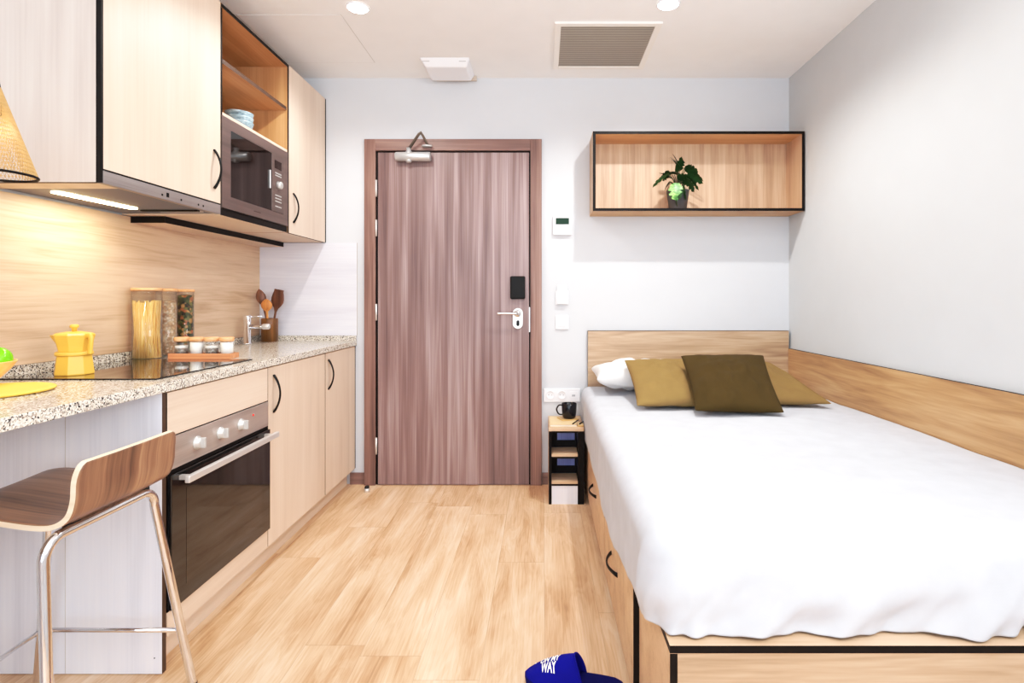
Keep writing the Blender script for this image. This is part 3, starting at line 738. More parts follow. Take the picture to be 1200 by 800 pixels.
MB().box(XD, XU+.0004, 1.648, 2.2465, 1.5160, 1.5205).build('shadow_gap', 'black', t)
hd = thing('extractor_hood', 'stainless steel slim extractor hood with glowing lamp under the large cabinet', 'extractor hood', (-1.53, 2.0, 1.477))
MB().box(XD-.003, XU, 1.648, 2.248, 1.477, 1.5155).build('front_rail', 'steel', hd, bevel=.001)
MB().box(XC+.012, XD-.0035, 1.7385, 2.248, 1.480, 1.5155).build('underside_plate', 'plate', hd)
b = MB(); i0 = 0
pts = [(-1.582+.020*math.cos(PI*k/12), 2.10+.020*math.sin(PI*k/12)) for k in range(13)]+[(-1.595+.020*math.cos(PI+PI*k/12), 1.80+.020*math.sin(PI+PI*k/12)) for k in range(13)]
n = len(pts); b.v += [(p[0], p[1], 1.476) for p in pts]+[(p[0], p[1], 1.4799) for p in pts]
b.face(list(range(n))); b.face(list(range(n, 2*n)))
for i in range(n): j = (i+1) % n; b.face([i, j, n+j, n+i])
b.build('lamp_cover', 'hoodlamp', hd)
MB().box(-1.585, -1.36, 2.150, 2.166, 1.474, 1.4798).build('filter_latch', 'black', hd)
MB().box(-1.53, -1.36, 2.1665, 2.19, 1.476, 1.4798).build('slider', 'silver', hd)
for k, y in enumerate((1.90, 1.925, 2.0, 2.10, 2.13)): MB().box(XU, XU+.0012, y, y+(.012 if k == 1 else .006), 1.488, 1.495 if k != 1 else 1.503).build('button', 'black', hd)

t = thing('open_shelf_cabinet', 'tall open wooden wall unit with one shelf above the microwave', 'shelf unit', (-1.53, 2.55, 1.475))
MB().box(XC, XU-.002, 2.2495, 2.263, ZU0+.0305, ZU1-.0165, px=1).build('side_panel', ['warmz', 'black'], t)
MB().box(XC, XU, 2.836, 2.851, ZU0, ZU1, px=1).build('side_panel', ['warmz', 'black'], t)
MB().box(XC, XU, 2.2495, 2.8355, ZU1-.016, ZU1, px=1).build('top_board', ['warmy', 'black'], t)
MB().box(XC, XU-.004, 2.2635, 2.8355, 2.108, 2.126, px=1).build('shelf', ['warmy', 'dkedge'], t)
MB().box(XC, XU-.001, 2.2635, 2.8355, 1.890, 1.903).build('middle_board', 'caby', t)
MB().box(XC, XU-.002, 2.2495, 2.8355, ZU0, ZU0+.030, px=1).build('bottom_board', ['caby', 'black'], t)
MB().box(XC, XC+.01, 2.2635, 2.8355, 1.904, ZU1-.0165).build('back_panel', 'warmz', t)

mw = thing('microwave', 'built-in stainless microwave with dark glass door below the open shelves', 'microwave', (-1.5, 2.55, 1.507))
y0, y1 = 2.2525, 2.834; z0, z1 = 1.507, 1.888
MB().box(XC+.05, XU-.012, 2.266, 2.832, z0+.001, z1-.001).build('body', 'blackm', mw)
b = MB(); gy0, gy1, cy1, gz0, gz1 = 2.315, 2.665, 2.785, 1.560, 1.842
b.box(XU-.0115, XU+.004, y0, gy0, z0, z1); b.box(XU-.0115, XU+.004, cy1, y1, z0, z1)
b.box(XU-.0115, XU+.004, gy0, cy1, z0, gz0); b.box(XU-.0115, XU+.004, gy0, cy1, gz1, z1)
b.build('trim_frame', 'steelm', mw, fix=False)
dr = MB().box(XU-.0115, XU+.003, gy0+.001, gy1-.001, gz0+.001, gz1-.001).build('door', 'mwglass', mw)
MB().box(XU+.003, XU+.010, 2.640, 2.648, 1.665, 1.755).build('handle', 'alu', dr, bevel=.003)
cp = MB().box(XU-.0115, XU+.006, gy1, cy1-.001, gz0+.001, gz1-.001).build('control_panel', 'steelm', mw, bevel=.001)
MB().box(XU+.006, XU+.0068, 2.690, 2.758, 1.775, 1.815).build('display', 'mwled', cp)
for z in (1.738, 1.750, 1.640, 1.610, 1.625, 1.585): MB().box(XU+.006, XU+.0085, 2.694, 2.756, z, z+.006).build('button', 'silver', cp, bevel=.001)
b = MB(); b.lathe((XU+.006, 2.722, 1.695), [(0, 0), (.020, 0), (.018, .018), (.015, .021), (0, .021)], 28, axis='X'); b.build('dial', 'silver', cp)
MB().box(XU+.004, XU+.0045, 2.50, 2.56, 1.530, 1.534).build('badge', 'dkedge', mw)

t = thing('wall_cabinet', 'narrow light wood wall cabinet with black handle beside the back wall', 'cabinet', (-1.53, 3.09, 1.475))
MB().box(XC, XD-.001, 2.852, 3.3275, ZU0, ZU1).build('carcass', 'caby', t)
dr = MB().box(XD, XU, 2.853, 3.3265, ZU0, ZU1, ny=1, py=1, nz=1, pz=1).build('door', ['cabz', 'black'], t)
bow_handle(dr, (XU, 2.905, 1.535), (XU, 2.905, 1.69), (1, 0, 0))
MB().box(XC, XU+.001, 3.3278, 3.338, ZU0, ZU1).build('filler', 'black', t)
t = thing('pelmet_board', 'low black-edged wooden board mounted on the wall beneath the upper cabinets', 'board', (-1.65, 2.8, 1.45))
MB().box(XL+.0105, -1.580, 2.285, 3.329, 1.447, 1.4745, px=1, ny=1).build('board', ['caby', 'black'], t)

# bowls on open shelf
bw = thing('bowl', 'blue-grey ceramic bowl, lowest of the stack above the microwave', 'bowl', (-1.445, 2.60, 1.9035), 'stacked blue-grey bowls above the microwave')
b = MB(); b.lathe((-1.445, 2.60, 1.9035), [(0, 0), (.028, 0), (.028, .006), (.052, .030), (.061, .060), (.062, .064), (.058, .064), (.048, .034), (.026, .012), (0, .010)], 40); b.build('body', 'teal', bw)
for k, lab in ((1, 'blue-grey ceramic bowl, middle of the stack above the microwave'), (2, 'blue-grey ceramic bowl, topmost of the stack above the microwave')):
    c = copy_tree(bw); c.location = (-1.445, 2.60, 1.9035+.022*k); c['label'] = lab

# ------------------------------------------------------------------ wall shelf + plant
t = thing('wall_shelf', 'long open box wall shelf with black edges above the bed headboard', 'shelf', (.89, 3.23, 1.634))
x0, x1, ya, yb_, z0, z1, T = .287, 1.500, 3.127, YB-.001, 1.634, 2.090, .016
MB().box(x0, x1, ya, yb_, z1-T, z1, ny=1).build('top_panel', ['shx', 'black'], t)
MB().box(x0, x1, ya, yb_, z0, z0+T, ny=1).build('bottom_panel', ['shx', 'black'], t)
MB().box(x0, x0+T, ya, yb_, z0+T, z1-T, ny=1).build('side_panel', ['shz', 'black'], t)
MB().box(x1-T, x1, ya, yb_, z0+T, z1-T, ny=1).build('side_panel', ['shz', 'black'], t)
MB().box(x0+T, x1-T, yb_-.01, yb_, z0+T, z1-T).build('back_panel', 'shz', t)
px0, py0, pz0 = .795, 3.215, z0+T+.0005
t = thing('potted_plant', 'small leafy monstera plant in a charcoal pot on the wall shelf', 'plant', (px0, py0, pz0))
b = MB(); b.lathe((px0, py0, pz0), [(0, 0), (.046, 0), (.050, .004), (.066, .112), (.067, .116), (.062, .116), (.060, .10), (0, .10)], 40); b.build('pot', 'pot', t)
b = MB(); b.lathe((px0, py0, pz0), [(0, .1005), (.059, .1005), (.04, .106), (0, .108)], 24); b.build('soil', 'soil', t)
def leaf(b, base, tip, w, m, cup=.15, twist=0):
    base, tip = Vector(base), Vector(tip); L = (tip-base).length; t_ = (tip-base).normalized()
    side = t_.cross(Vector((0, .35, 1))).normalized(); nrm = side.cross(t_)
    side = (side*math.cos(twist)+nrm*math.sin(twist)); nrm = side.cross(t_)
    nl, nw = 12, 6; st = len(b.v)
    for i in range(nl+1):
        f = i/nl
        hw = w*math.sin(PI*min(1, f*.9+.1))**.65*(1-.25*f)
        if i % 3 == 2 and 2 < i < nl: hw *= .55
        for k in range(nw+1):
            u = -1+2*k/nw
            p = base+t_*L*f+side*hw*u+t_*abs(u)*hw*.25+nrm*(-cup*abs(u)*hw+ -.25*L*f*f)
            b.v.append(tuple(p))
    for i in range(nl):
        for k in range(nw):
            q = st+i*(nw+1)+k; b.face([q, q+nw+1, q+nw+2, q+1], m, True)
b = MB(); s = MB()
c0 = Vector((px0, py0, pz0+.105))
LV = [((-.055,-.01,.10),(-.130,-.03,.045),.026,0,.2), ((-.04,.02,.12),(-.095,.02,.085),.022,0,-.3), ((.01,-.02,.135),(-.04,-.045,.19),.020,0,.9), ((.0,.0,.15),(-.045,.0,.20),.012,0,.8),
      ((.03,-.02,.13),(.10,-.04,.11),.028,0,.4), ((.05,.0,.13),(.125,.0,.085),.024,0,.1), ((.04,-.03,.09),(.125,-.05,.045),.020,0,.6), ((.03,-.04,.07),(.085,-.06,.0),.026,0,.2),
      ((-.025,-.045,.045),(-.028,-.085,-.045),.036,1,.1), ((-.05,-.03,.05),(-.085,-.05,-.01),.024,0,.0), ((.015,-.05,.03),(.005,-.075,-.05),.022,0,.2), ((.0,.01,.12),(.02,-.03,.17),.022,0,.3),
      ((-.02,.0,.1),(-.02,-.05,.11),.03,0,.2), ((.02,.02,.08),(.06,.03,.06),.03,0,.2), ((-.01,-.03,.07),(.04,-.06,.085),.024,0,.4), ((-.03,.01,.08),(-.09,.0,.12),.02,0,.5), ((-.025,-.05,-.02),(-.035,-.07,-.085),.016,0,.1)]
rr = random.Random(4)
LV2 = list(LV)
for bs, tp, w, m, tw in LV[:8]+LV[9:12]:
    j = lambda a, q=.022: tuple(v+rr.uniform(-q, q) for v in a)
    LV2.append((j(bs, .012), j(tp, .03), w*.75, 0, tw+rr.uniform(-.6, .6)))
for bs, tp, w, m, tw in LV2:
    B_ = c0+Vector(bs)*1.08; T_ = c0+Vector(tp)*1.12
    leaf(b, B_, T_, w*1.3, m, twist=tw)
    s.tube(smooth_pts([c0+Vector((bs[0]*.15, bs[1]*.15, -.006)), c0+Vector((bs[0]*.45, bs[1]*.45, bs[2]*.6+.01)), B_], 4), .0018, 6)
b.build('foliage', ['leaf', 'leafl'], t, fix=False); s.build('stems', 'stem', t, fix=False)

# ------------------------------------------------------------------ bed
PZ = .397
bd = thing('platform_bed', 'wooden platform storage bed with black edges, drawers, headboard and side board', 'bed', (.87, 2.2, 0))
MB().box(.269, 1.485, 1.153, 3.308, .06, PZ-.017).build('base_core', 'bedx', bd)
MB().box(.268, 1.486, 1.151, 3.308, PZ-.016, PZ, ny=1, nx=1).build('platform_top', ['bedlight', 'black'], bd)
b = MB(); b.box(.268, .284, 1.1505, 1.168, 0, PZ-.0165, ny=1); b.build('corner_post', ['bedlight', 'black'], bd)
MB().box(.2845, 1.486, 1.1515, 1.1529, .0, PZ-.0165).build('foot_panel', 'bedx', bd)
MB().box(.2675, .2689, 1.1685, 1.513, .0, PZ-.0165).build('side_panel', 'bedlight', bd)
MB().box(.251, .2689, 1.5135, 1.531, .0, PZ-.002, ny=1).build('divider', ['bedlight', 'black'], bd)
MB().box(.251, .2685, 1.5315, 3.308, .375, PZ-.001).build('top_rail', 'bedlight', bd)
MB().box(.264, .2685, 1.5315, 3.308, .0, .374).build('drawer_gap', 'black', bd)
for i, (ya2, yb2, h0, h1) in enumerate(((1.5325, 2.209, 1.825, 1.990), (2.232, 2.995, 2.55, 2.715))):
    dw = MB().box(.250, .2635, ya2, yb2, .03, .373).build('drawer', 'bedlight', bd, bevel=.001)
    bow_handle(dw, (.250, h0, .205), (.250, h1, .205), (-1, 0, 0), depth=.026)
MB().box(.250, .2635, 2.998, 3.308, .03, .373).build('fixed_panel', 'bedlight', bd)
MB().box(.274, 1.492, 3.310, YB-.001, .0, .935, px=1, pz=0, nx=1).build('headboard', ['bedx', 'black'], bd)
MB().box(.274, 1.492, 3.3098, YB-.001, .935, .938).build('headboard_edge', 'dkedge', bd)
MB().box(1.487, XR-.001, 1.151, 3.309, .0, .83, pz=1, ny=1).build('side_board', ['bedy', 'black'], bd)
MB().box(.285, 1.480, 1.24, 3.300, PZ+.001, .565).build('mattress', 'pillow', None, bevel=.03, seg=4)
tag(bpy.data.objects['mattress'], 'thick white mattress hidden under the sheet on the bed platform', 'mattress')

# draped duvet
def sheet():
    b = MB(); XA, XB, YA, YBk = .232, 1.482, 1.192, 3.300; ZT = .602
    # outline from back-left going toward the camera, round the corner, along the foot to the right board
    r = .085; pts = []
    nl, nc, nf = 90, 16, 90
    for k in range(nl): pts.append((XA, YBk+(YA+r-YBk)*k/nl, -1, 0, 'l', 1-k/nl))
    for k in range(nc):
        a = PI+PI/2*k/nc; pts.append((XA+r+r*math.cos(a), YA+r+r*math.sin(a), math.cos(a), math.sin(a), 'c', k/nc))
    for k in range(nf+1): pts.append((XA+r+(XB-XA-r)*k/nf, YA, 0, -1, 'f', k/nf))
    prof = []
    NR = 34
    rings = []
    for j in range(NR+1):
        f = j/NR; ring = []
        for i, (x, y, nx, ny, kd, q) in enumerate(pts):
            if kd == 'l':
                d0 = y-(YA+r); hz = .335 + max(0, (.45-d0))/.45*.055
                hz += .008*math.sin(y*9)+.005*math.sin(y*23+1)
            elif kd == 'c': hz = .393+.012*q
            else: hz = PZ+.006+.004*max(0, math.sin(x*31))
            R = .055; total = R*PI/2+(ZT-R-hz)
            sl = f*(total+r-R)-(r-R)          # negative : on top
            if sl < 0: dx = sl-R; z = ZT
            elif sl < R*PI/2: a = sl/R; dx = -R+R*math.sin(a); z = ZT-R+R*math.cos(a)
            else: dx = 0; z = ZT-R-(sl-R*PI/2)
            dn = max(0, (ZT-R*.4-z))/(ZT-hz)
            arc = i*.02
            # folds
            if kd == 'l': fo = .006*mnoise.noise(Vector((y*5, z*3, 1)))*dn + .003*mnoise.noise(Vector((y*17, z*8, 5)))*dn + .006*dn*math.sin(y*4)
            else:
                g = Vector((arc*4.2+dn*.5, dn*1.3, 3)); fo = .034*dn*mnoise.noise(g)+.030*dn*dn*mnoise.noise(Vector((arc*13+dn*2.2, dn*2, 9)))+.014*dn*mnoise.noise(Vector((arc*26+dn*5, dn*4, 12)))*(.4+mnoise.noise(Vector((arc*3, 0, 5))))
                fo += .010*math.exp(-((dn-.45)/.3)**2)*min(1, dn*4)
                if kd == 'c': fo += .012*dn
            out = dx+fo+ (.018*dn if kd == 'f' else .0)
            if kd == 'l' and y > 2.97: out = min(out, -.0+ .002)
            ring.append((x+nx*out, y+ny*out, z))
        rings.append(ring)
    n = len(pts); st = 0
    for ring in rings: b.v += ring
    for j in range(NR):
        for i in range(n-1):
            q = j*n+i; b.face([q, q+1, q+n+1, q+n], 0, True)
    # top surface: ladder between inner ring points and the back-right corner rows
    xs = [p[0] for p in rings[0][nl+nc:]]; ys = [p[1] for p in rings[0][:nl]]+[YA+r]
    xs[0] = XA+r; ys[-1] = YA+r; base = len(b.v)
    for y in ys:
        for x in xs:
            e_ = max(0, min(1, (x-xs[0])/.3))*max(0, min(1, (y-ys[-1])/.3)); e_ = e_*e_*(3-2*e_)
            b.v.append((x, y, ZT+(.007*mnoise.noise(Vector((x*2.5, y*2.5, 2)))+.003*mnoise.noise(Vector((x*9, y*7, 4)))+.004)*e_))
    w_ = len(xs)
    for j in range(len(ys)-1):
        for i in range(w_-1):
            q = base+j*w_+i; b.face([q, q+1, q+w_+1, q+w_], 0, True)
    o = b.build('bed_sheet', 'sheet'); md = o.modifiers.new('s', 'SUBSURF'); md.levels = 1; md.render_levels = 1
    so = o.modifiers.new('t', 'SOLIDIFY'); so.thickness = .003; so.offset = -1
    return tag(o, 'plain white sheet draped over the mattress, wrinkled at the foot end', 'sheet')
sheet()

def cushion(name, mat, label, cat, BL, BR, TL, TR, th, group=None, seed=0, puff=.45, n=36, pin=.055, sag=0):
    BL, BR, TL, TR = map(Vector, (BL, BR, TL, TR))
    nrm = (BR-BL).cross(TL-BL).normalized()
    b = MB()
    for side in (1, -1):
        st = len(b.v)
        for i in range(n+1):
            for j in range(n+1):
                u = -1+2*i/n; v = -1+2*j/n
                uu = u*(1-pin*(1-v*v)); vv = v*(1-pin*(1-u*u))
                p = (BL*(1-uu)*(1-vv)+BR*(1+uu)*(1-vv)+TL*(1-uu)*(1+vv)+TR*(1+uu)*(1+vv))/4
                h = th/2*((1-u**2)**puff)*((1-v**2)**puff)
                wr = mnoise.noise(Vector((u*2.1+seed, v*2.1, side*3)))*.16+mnoise.noise(Vector((u*5+seed, v*4, side*7)))*.09+mnoise.noise(Vector((u*11+seed, v*8, side*7)))*.04
                h *= 1+wr*2
                p = p+nrm*h*side
                p.z -= sag*(1-v)*0
                b.v.append(tuple(p))
        for i in range(n):
            for j in range(n):
                q = st+i*(n+1)+j; f = [q, q+n+1, q+n+2, q+1]
                b.face(f if side > 0 else f[::-1], 0, True)
    m = (n+1)**2
    o = b.build(name, mat)
    # merge seam and round
    me = o.data; bm = bmesh.new(); bm.from_mesh(me); bmesh.ops.remove_doubles(bm, verts=bm.verts, dist=.0006); bmesh.ops.recalc_face_normals(bm, faces=bm.faces); bm.to_mesh(me); bm.free()
    md = o.modifiers.new('s', 'SUBSURF'); md.levels = 1; md.render_levels = 1
    return tag(o, label, cat, group)
cushion('pillow', 'pillow', 'soft white pillow at the head of the bed behind the left olive cushion', 'pillow',
        (.285, 2.93, .697), (.86, 2.93, .697), (.285, 3.28, .712), (.86, 3.28, .712), .15, seed=1, puff=.35)
cushion('pillow', 'pillow', 'soft white pillow hidden behind the right olive cushion against the headboard', 'pillow',
        (.89, 3.06, .666), (1.20, 3.06, .666), (.89, 3.29, .672), (1.20, 3.29, .672), .09, seed=2, puff=.35)
cushion('cushion', 'olive', 'light olive linen cushion on the left, leaning on the white pillow', 'cushion',
        (.437, 2.55, .628), (.86, 2.57, .628), (.437, 2.96, .800), (.86, 3.0, .800), .10, 'olive cushions on the bed', 3)
cushion('cushion', 'olive', 'light olive linen cushion on the right, nearest the side board', 'cushion',
        (.93, 2.61, .628), (1.385, 2.60, .628), (.88, 3.01, .790), (1.26, 3.03, .778), .10, 'olive cushions on the bed', 5)
cushion('cushion', 'olived', 'dark olive linen cushion in the middle, in front of the two lighter ones', 'cushion',
        (.672, 2.42, .632), (1.06, 2.385, .630), (.698, 2.78, .842), (1.135, 2.80, .842), .12, 'olive cushions on the bed', 8)

# ------------------------------------------------------------------ nightstand & things on it
t = thing('nightstand', 'small narrow black-edged nightstand with two open cubbies beside the bed', 'nightstand', (.137, 3.17, 0))
x0, x1, y0, y1, H = .033, .228, 3.005, YB-.013, .419
MB().box(x0, x1, y0, y1, H-.017, H, ny=0).build('top', 'bedlight', t, bevel=.001)
MB().box(x0, x0+.016, y0, y1, .0, H-.0175, ny=1, px=1).build('side_panel', ['bedlight', 'black'], t)
MB().box(x1-.035, x1, y0, y1, .0, H-.0175, ny=1, nx=1).build('side_panel', ['bedlight', 'black'], t)
xi0, xi1 = x0+.0165, x1-.0355
MB().box(xi0, xi1, y0, y0+.006, H-.026, H-.0175).build('edge_strip', 'black', t)
for z in (.262, .112): MB().box(xi0, xi1, y0+.001, 3.1495, z, z+.014).build('shelf', 'bedlight', t)
for z in (.254, .104): MB().box(xi0, xi1, y0, y0+.015, z-.002, z+.0075).build('edge_strip', 'black', t)
MB().box(xi0, xi1, y0+.003, y0+.018, .0, .101).build('plinth_panel', 'endw', t)
for za, zb in ((.2765, H-.0265), (.1265, .251)):
    k = (zb-za)
    yk = 3.15; b = MB(); b.box(xi0, xi0+.034, yk, yk+.008, za, zb); b.box(xi1-.008, xi1, yk, yk+.008, za, zb); b.box(xi0+.034, xi1-.008, yk, yk+.008, za, za+k*.34); b.box(xi0+.034, xi1-.008, yk, yk+.008, zb-.004, zb)
    b.build('back_frame', 'black', t, fix=False)
MB().box(xi0, xi1, 3.1585, 3.168, .05, H-.018).build('back_panel', 'bluepan', t)

bk = thing('notebook', 'cream notebook lying on the nightstand under the mug', 'notebook', (.12, 3.12, H))
MB().box(.040, .190, 3.030, 3.235, H+.0005, H+.003).build('cover', 'paper', bk, bevel=.0005)
MB().box(.042, .188, 3.032, 3.233, H+.0032, H+.012).build('pages', 'pages', bk)
MB().box(.040, .190, 3.030, 3.235, H+.0122, H+.0147).build('cover', 'paper', bk, bevel=.0005)
k = MB().box(-.05, .05, -.045, .045, 0, .006); k.xform(Matrix.Translation((.145, 3.17, H+.0152)) @ Matrix.Rotation(.35, 4, 'Z'))
tag(k.build('coaster', 'rosewood', bevel=.001), 'square light wood coaster under the black mug on the notebook', 'coaster')
mgx, mgy, mgz = .153, 3.165, H+.0217
t = thing('mug', 'dark navy glossy mug with round handle on the nightstand', 'mug', (mgx, mgy, mgz))
b = MB(); b.lathe((mgx, mgy, mgz), [(0, 0), (.030, 0), (.038, .008), (.0425, .04), (.044, .084), (.0425, .086), (.041, .084), (.039, .04), (.034, .01), (0, .008)], 40); b.build('body', 'mug', t)
b = MB(); b.lathe((mgx, mgy, mgz), [(0, .066), (.0395, .066), (.0395, .068), (0, .068)], 32); b.build('coffee', 'coffee', t)
MB().tube(smooth_pts([(mgx-.040, mgy, mgz+.074), (mgx-.060, mgy, mgz+.073), (mgx-.072, mgy, mgz+.050), (mgx-.060, mgy, mgz+.024), (mgx-.038, mgy, mgz+.020)]), .0045, 10).build('handle', 'mug', t)
MB()
pe = MB().tube([(.166, 3.030, H+.0185), (.203, 3.125, H+.0185)], .0035, 8).build('pencil', 'blackm')
tag(pe, 'black pencil lying slanted on the notebook in front of the mug', 'pencil')
pk = MB(); pk.box(.196, .228, 3.035, 3.105, H+.0005, H+.010, pz=1); tag(pk.build('eraser', ['rosewood', 'paper'], bevel=.001), 'small tan block beside the notebook at the nightstand corner', 'block')
pe = MB().tube([(.205, 3.05, H+.0135), (.234, 3.115, H+.0135)], .0035, 8).build('pen', 'blackm'); tag(pe, 'short black pen resting on the tan block near the bed', 'pen')

# ------------------------------------------------------------------ bar stool
st = thing('bar_stool', 'walnut bent plywood bar stool with low back and chrome legs', 'stool', (-1.24, 1.38, 0))
prof = smooth_pts([(-1.043, 0, .758), (-1.050, 0, .715), (-1.053, 0, .672), (-1.066, 0, .636), (-1.098, 0, .616), (-1.15, 0, .615), (-1.24, 0, .628), (-1.33, 0, .642), (-1.39, 0, .642), (-1.425, 0, .622)], 5)
Ya, Yb = 1.222, 1.552
def seatmesh():
    b = MB(); n = len(prof); nw = 24; th = .012
    nr = []
    for i in range(n):
        t_ = (prof[min(i+1, n-1)]-prof[max(i-1, 0)]).normalized(); nr.append(Vector((t_.z, 0, -t_.x)))
    L = [0]
    for i in range(1, n): L.append(L[-1]+(prof[i]-prof[i-1]).length)
    def yr(i):
        d = min(L[i], L[-1]-L[i]); R = .045 if L[i] < L[-1]/2 else .09
        return 0 if d >= R else (R-math.sqrt(max(0, R*R-(R-d)**2)))
    for side in (0, 1):
        for i in range(n):
            e = yr(i)*(.45 if L[i] < .1 else 1)
            for k in range(nw+1):
                f = k/nw; y = Ya+e+(Yb-Ya-2*e)*f
                dish = .006*math.sin(PI*f)*(1 if L[i] > .15 else .2)
                p = prof[i]+nr[i]*th*(side-.5); b.v.append((p.x, y, p.z-dish))
    m = n*(nw+1)
    for i in range(n-1):
        for k in range(nw):
            q = i*(nw+1)+k; b.face([q, q+1, q+nw+2, q+nw+1], 0, True); b.face([m+q, m+q+nw+1, m+q+nw+2, m+q+1], 0, True)
        for k in (0, nw): q = i*(nw+1)+k; b.face([q, q+nw+1, m+q+nw+1, m+q], 1)
    for i in (0, n-1):
        for k in range(nw): q = i*(nw+1)+k; b.face([q, q+1, m+q+1, m+q], 1)
    return b
seatmesh().build('seat', ['stool', 'plyedge'], st)
rt = .0105
ends = {}
def leg(topx, footx, yin, yfoot, ytop, name):
    sg = 1 if yfoot > yin else -1
    P = [Vector((topx, yin, .597)), Vector((topx, ytop-sg*.045, .597))]
    for k in range(1, 8):
        a = PI/2*k/8; P.append(Vector((topx, ytop-sg*.045+sg*.045*math.sin(a), .597-.045*(1-math.cos(a)))))
    for k in range(0, 7):
        f = k/6; P.append(Vector((topx+(footx-topx)*f, ytop+(yfoot-ytop)*f, .550+(.012-.550)*f)))
    o = MB().tube(P, .0115, 16, cap=False).build('leg', 'chrome', st)
    b = MB(); b.lathe((footx, yfoot, 0), [(0, 0), (.012, 0), (.0125, .014), (0, .014)], 16); b.build('foot_cap', 'rubber', o)
ym = (Ya+Yb)/2
leg(-1.088, -1.018, ym, 1.588, 1.530, 'r'); leg(-1.088, -1.018, ym, 1.130, 1.190, 'r')
leg(-1.380, -1.468, ym, 1.588, 1.530, 'f'); leg(-1.380, -1.452, ym, 1.130, 1.190, 'f')
zr = .175
MB().tube([(-1.040, 1.573, zr), (-1.443, 1.573, zr)], .0065, 10).build('stretcher', 'chrome', st)
MB().tube([(-1.040, 1.147, zr), (-1.432, 1.147, zr)], .006, 10).build('stretcher', 'chrome', st)
MB().tube([(-1.443, 1.573, zr), (-1.424, 1.147, zr)], .006, 10).build('stretcher', 'chrome', st)
for x in (-1.10, -1.372):
    for y in (1.275, 1.50): MB().box(x-.012, x+.012, y-.012, y+.012, .592, .6135 if x > -1.2 else .634).build('seat_mount', 'rubber', st)

# ------------------------------------------------------------------ slipper
sl = thing('slipper', 'royal blue felt slipper with white lettering on the floor by the bed', 'slipper', (.095, 1.59, 0))
toe = Vector((-.052, 1.618, 0)); heel = Vector((.236, 1.562, 0)); ax = (toe-heel).normalized(); sd = Vector((-ax.y, ax.x, 0)); LL = (toe-heel).length
def hw(f):   # half width, f 0 heel .. 1 toe
    k = [(0, 0), (.03, .018), (.10, .031), (.25, .036), (.45, .038), (.65, .045), (.8, .047), (.9, .040), (.97, .024), (1, 0)]
    for (a, wa), (b_, wb) in zip(k[:-1], k[1:]):
        if f <= b_: u = (f-a)/(b_-a); return wa+(wb-wa)*u
    return 0
b = MB(); NS = 48
def outline(sc=1.0):
    P = []
    for k in range(NS+1): f = .5-.5*math.cos(PI*k/NS); P.append((f, hw(f)*sc))
    return P
O = outline(); ring = [(f, w) for f, w in O]+[(f, -w) for f, w in O[1:-1]][::-1]
def P3(f, s_, z): q = heel+ax*LL*f+sd*s_; return (q.x, q.y, z)
for z, sc in ((.001, .97), (.006, 1.0), (.018, 1.0), (.022, .96)):
    b.v += [P3(.5+(f-.5)*(.995 if sc < 1 else 1), s_*sc, z) for f, s_ in ring]
n = len(ring)
for j in range(3):
    for i in range(n): k = (i+1) % n; b.face([j*n+i, j*n+k, (j+1)*n+k, (j+1)*n+i], 0, True)
b.face(list(range(n))[::-1]); b.face([3*n+i for i in range(n)])
b.build('sole', ['blued'], sl)
F0 = .50
def up(f, u):  # upper surface f in [F0,1], u in [-1,1]
    w = hw(min(f, .999))*1.0+.003
    hh = .072*(1-((f-F0)/(1-F0))**1.5)*.92+.014
    lean = -.17*(1-(f-F0)/(1-F0))*(u*u)
    z = .012+hh*(1-abs(u)**2.6)**.75
    return P3(f+lean*.6, u*w, z)
b = MB(); b.grid(lambda i, j: up(F0+(1-F0)*i, -1+2*j), 28, 28)
o = b.build('upper', 'blue', sl, fix=False); so = o.modifiers.new('t', 'SOLIDIFY'); so.thickness = .005; so.offset = -1
MB().tube([up(F0, -1+2*k/28) for k in range(29)], .0035, 8).build('binding', 'blue', sl)
def letters(txt, f0, u0, size, rot):
    cu = bpy.data.curves.new('t', 'FONT'); cu.body = txt; cu.size = size; cu.align_x = 'CENTER'; cu.space_line = .8; cu.extrude = 0; cu.offset = size*.03; cu.resolution_u = 3
    to = bpy.data.objects.new('t', cu); COL.objects.link(to); bpy.context.view_layer.update()
    me = bpy.data.meshes.new_from_object(to.evaluated_get(bpy.context.evaluated_depsgraph_get()))
    bpy.data.objects.remove(to)
    bm = bmesh.new(); bm.from_mesh(me); bmesh.ops.triangulate(bm, faces=bm.faces); bmesh.ops.subdivide_edges(bm, edges=bm.edges, cuts=1)
    vs = [v.co.copy() for v in bm.verts]; fs = [[v.index for v in f.verts] for f in bm.faces]; bm.free()
    b = MB(); c, s_ = math.cos(rot), math.sin(rot)
    for v in vs:
        vy = v.y*1.6; x = v.x*c-vy*s_; y = v.x*s_+vy*c
        # text x -> away from toe (heel direction); text y -> across, toward far side
        f = f0-x/LL; u = u0-y/.046
        q = Vector(up(f, max(-.98, min(.98, u)))); q2 = Vector(up(f+.01, u)); q3 = Vector(up(f, u+.01))
        nn = (q2-q).cross(q3-q).normalized();
        if nn.z < 0: nn = -nn
        b.v.append(tuple(q+nn*.0012))
    for f in fs: b.face(f)
    return b
letters('ON MY\nWAY', .75, .15, .0175, -0.16).build('lettering', 'white', sl, fix=False)
b = MB(); q = Vector(up(.90, -.30)); b.lathe(tuple(q), [(0, .0), (.0015, .0), (.0015, .002), (0, .002)], 8); b.build('stitch_dot', 'white', sl)

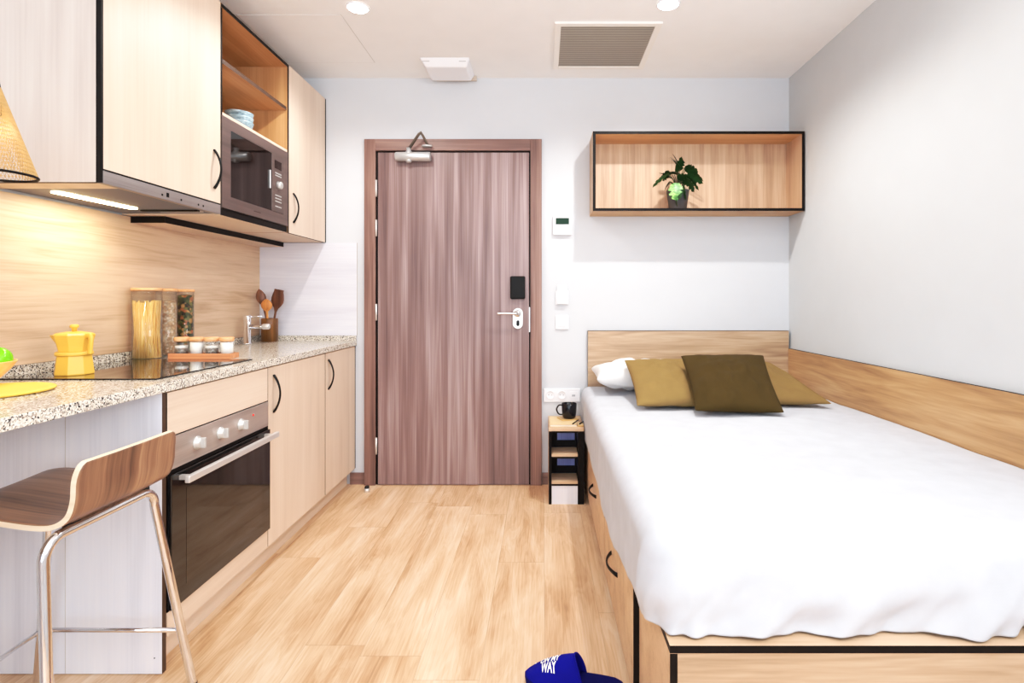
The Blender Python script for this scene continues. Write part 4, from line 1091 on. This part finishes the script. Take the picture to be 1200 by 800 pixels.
# ------------------------------------------------------------------ lights
def light(name, typ, loc, energy, color, rot=(0,0,0), **kw):
    l = bpy.data.lights.new(name, typ); l.energy = energy; l.color = color
    for k, v in kw.items(): setattr(l, k, v)
    o = bpy.data.objects.new(name, l); COL.objects.link(o); o.location = loc; o.rotation_euler = rot; return o
WARM = (1.0, .965, .925)
light('spot_lamp', 'SPOT', (-.857, 2.53, ZC-.012), 58, WARM, spot_size=math.radians(150), spot_blend=.6, shadow_soft_size=.03)
light('spot_lamp', 'SPOT', (.575, 2.50, ZC-.012), 84, WARM, spot_size=math.radians(150), spot_blend=.6, shadow_soft_size=.03)
for x, y, e_ in ((-.6, -.1, 14), (.8, 1.7, 22)):  # extra unseen spots without fixtures, added to fill the room and bed top
    light('spot_lamp', 'SPOT', (x, y, ZC-.012), e_*.9, WARM, spot_size=math.radians(160), spot_blend=.6, shadow_soft_size=.05)
light('window_light', 'AREA', (-.1, YR+.05, 1.35), 36, (.80, .90, 1.0), (PI/2, 0, 0), shape='RECTANGLE', size=2.4, size_y=1.9)
light('ceiling_bounce', 'AREA', (0, -.9, 1.2), 58, (.86, .93, 1.0), (PI, 0, 0), shape='RECTANGLE', size=2.0, size_y=1.4)  # added upward area lamp standing in for bounce, brightens the ceiling
light('side_fill', 'AREA', (1.42, .1, 1.75), 40, (1.0, .98, .96), (PI/2, 0, PI/2), shape='RECTANGLE', size=1.6, size_y=.9)  # added unseen lamp that brightens the kitchen fronts, no fixture there
light('lamp_bulb', 'POINT', (px_, py_, 1.56), .6, (1, .84, .6), shadow_soft_size=.02)
light('hood_light', 'AREA', (-1.588, 1.95, 1.470), 1.7, (1.0, .88, .66), (0, 0, 0), shape='RECTANGLE', size=.04, size_y=.32)

w = bpy.data.worlds.new('World'); scene.world = w; w.use_nodes = True
nt = w.node_tree; bg = nt.nodes['Background']; bg.inputs[0].default_value = (.75, .86, 1.0, 1); bg.inputs[1].default_value = 1.5

# ------------------------------------------------------------------ camera
cam = bpy.data.cameras.new('camera'); co = bpy.data.objects.new('camera', cam); COL.objects.link(co)
co.location = (0, 0, 1.126); co.rotation_euler = (PI/2, 0, 0)
cam.sensor_width = 36; cam.lens = 640/1200*36; cam.shift_x = -36/1200; cam.shift_y = -49/1200; cam.clip_start = .02
scene.camera = co
scene.view_settings.view_transform = 'Standard'
scene.view_settings.look = 'None'
scene.view_settings.exposure = 0.34
scene.view_settings.gamma = 1.0
scene.view_settings.use_curve_mapping = True
cm = scene.view_settings.curve_mapping
cm.white_level = (2.2, 2.2, 2.2)
cv = cm.curves[3]
cv.points[0].location = (0, 0); cv.points[1].location = (1, 1)
for p in ((.06, .115), (.15, .32), (.28, .56), (.42, .755), (.62, .90)): cv.points.new(*p)
cm.update()
scene.cycles.max_bounces = 10; scene.cycles.diffuse_bounces = 6; scene.cycles.transparent_max_bounces = 24
scene.cycles.use_denoising = True
scene.cycles.sample_clamp_indirect = 6
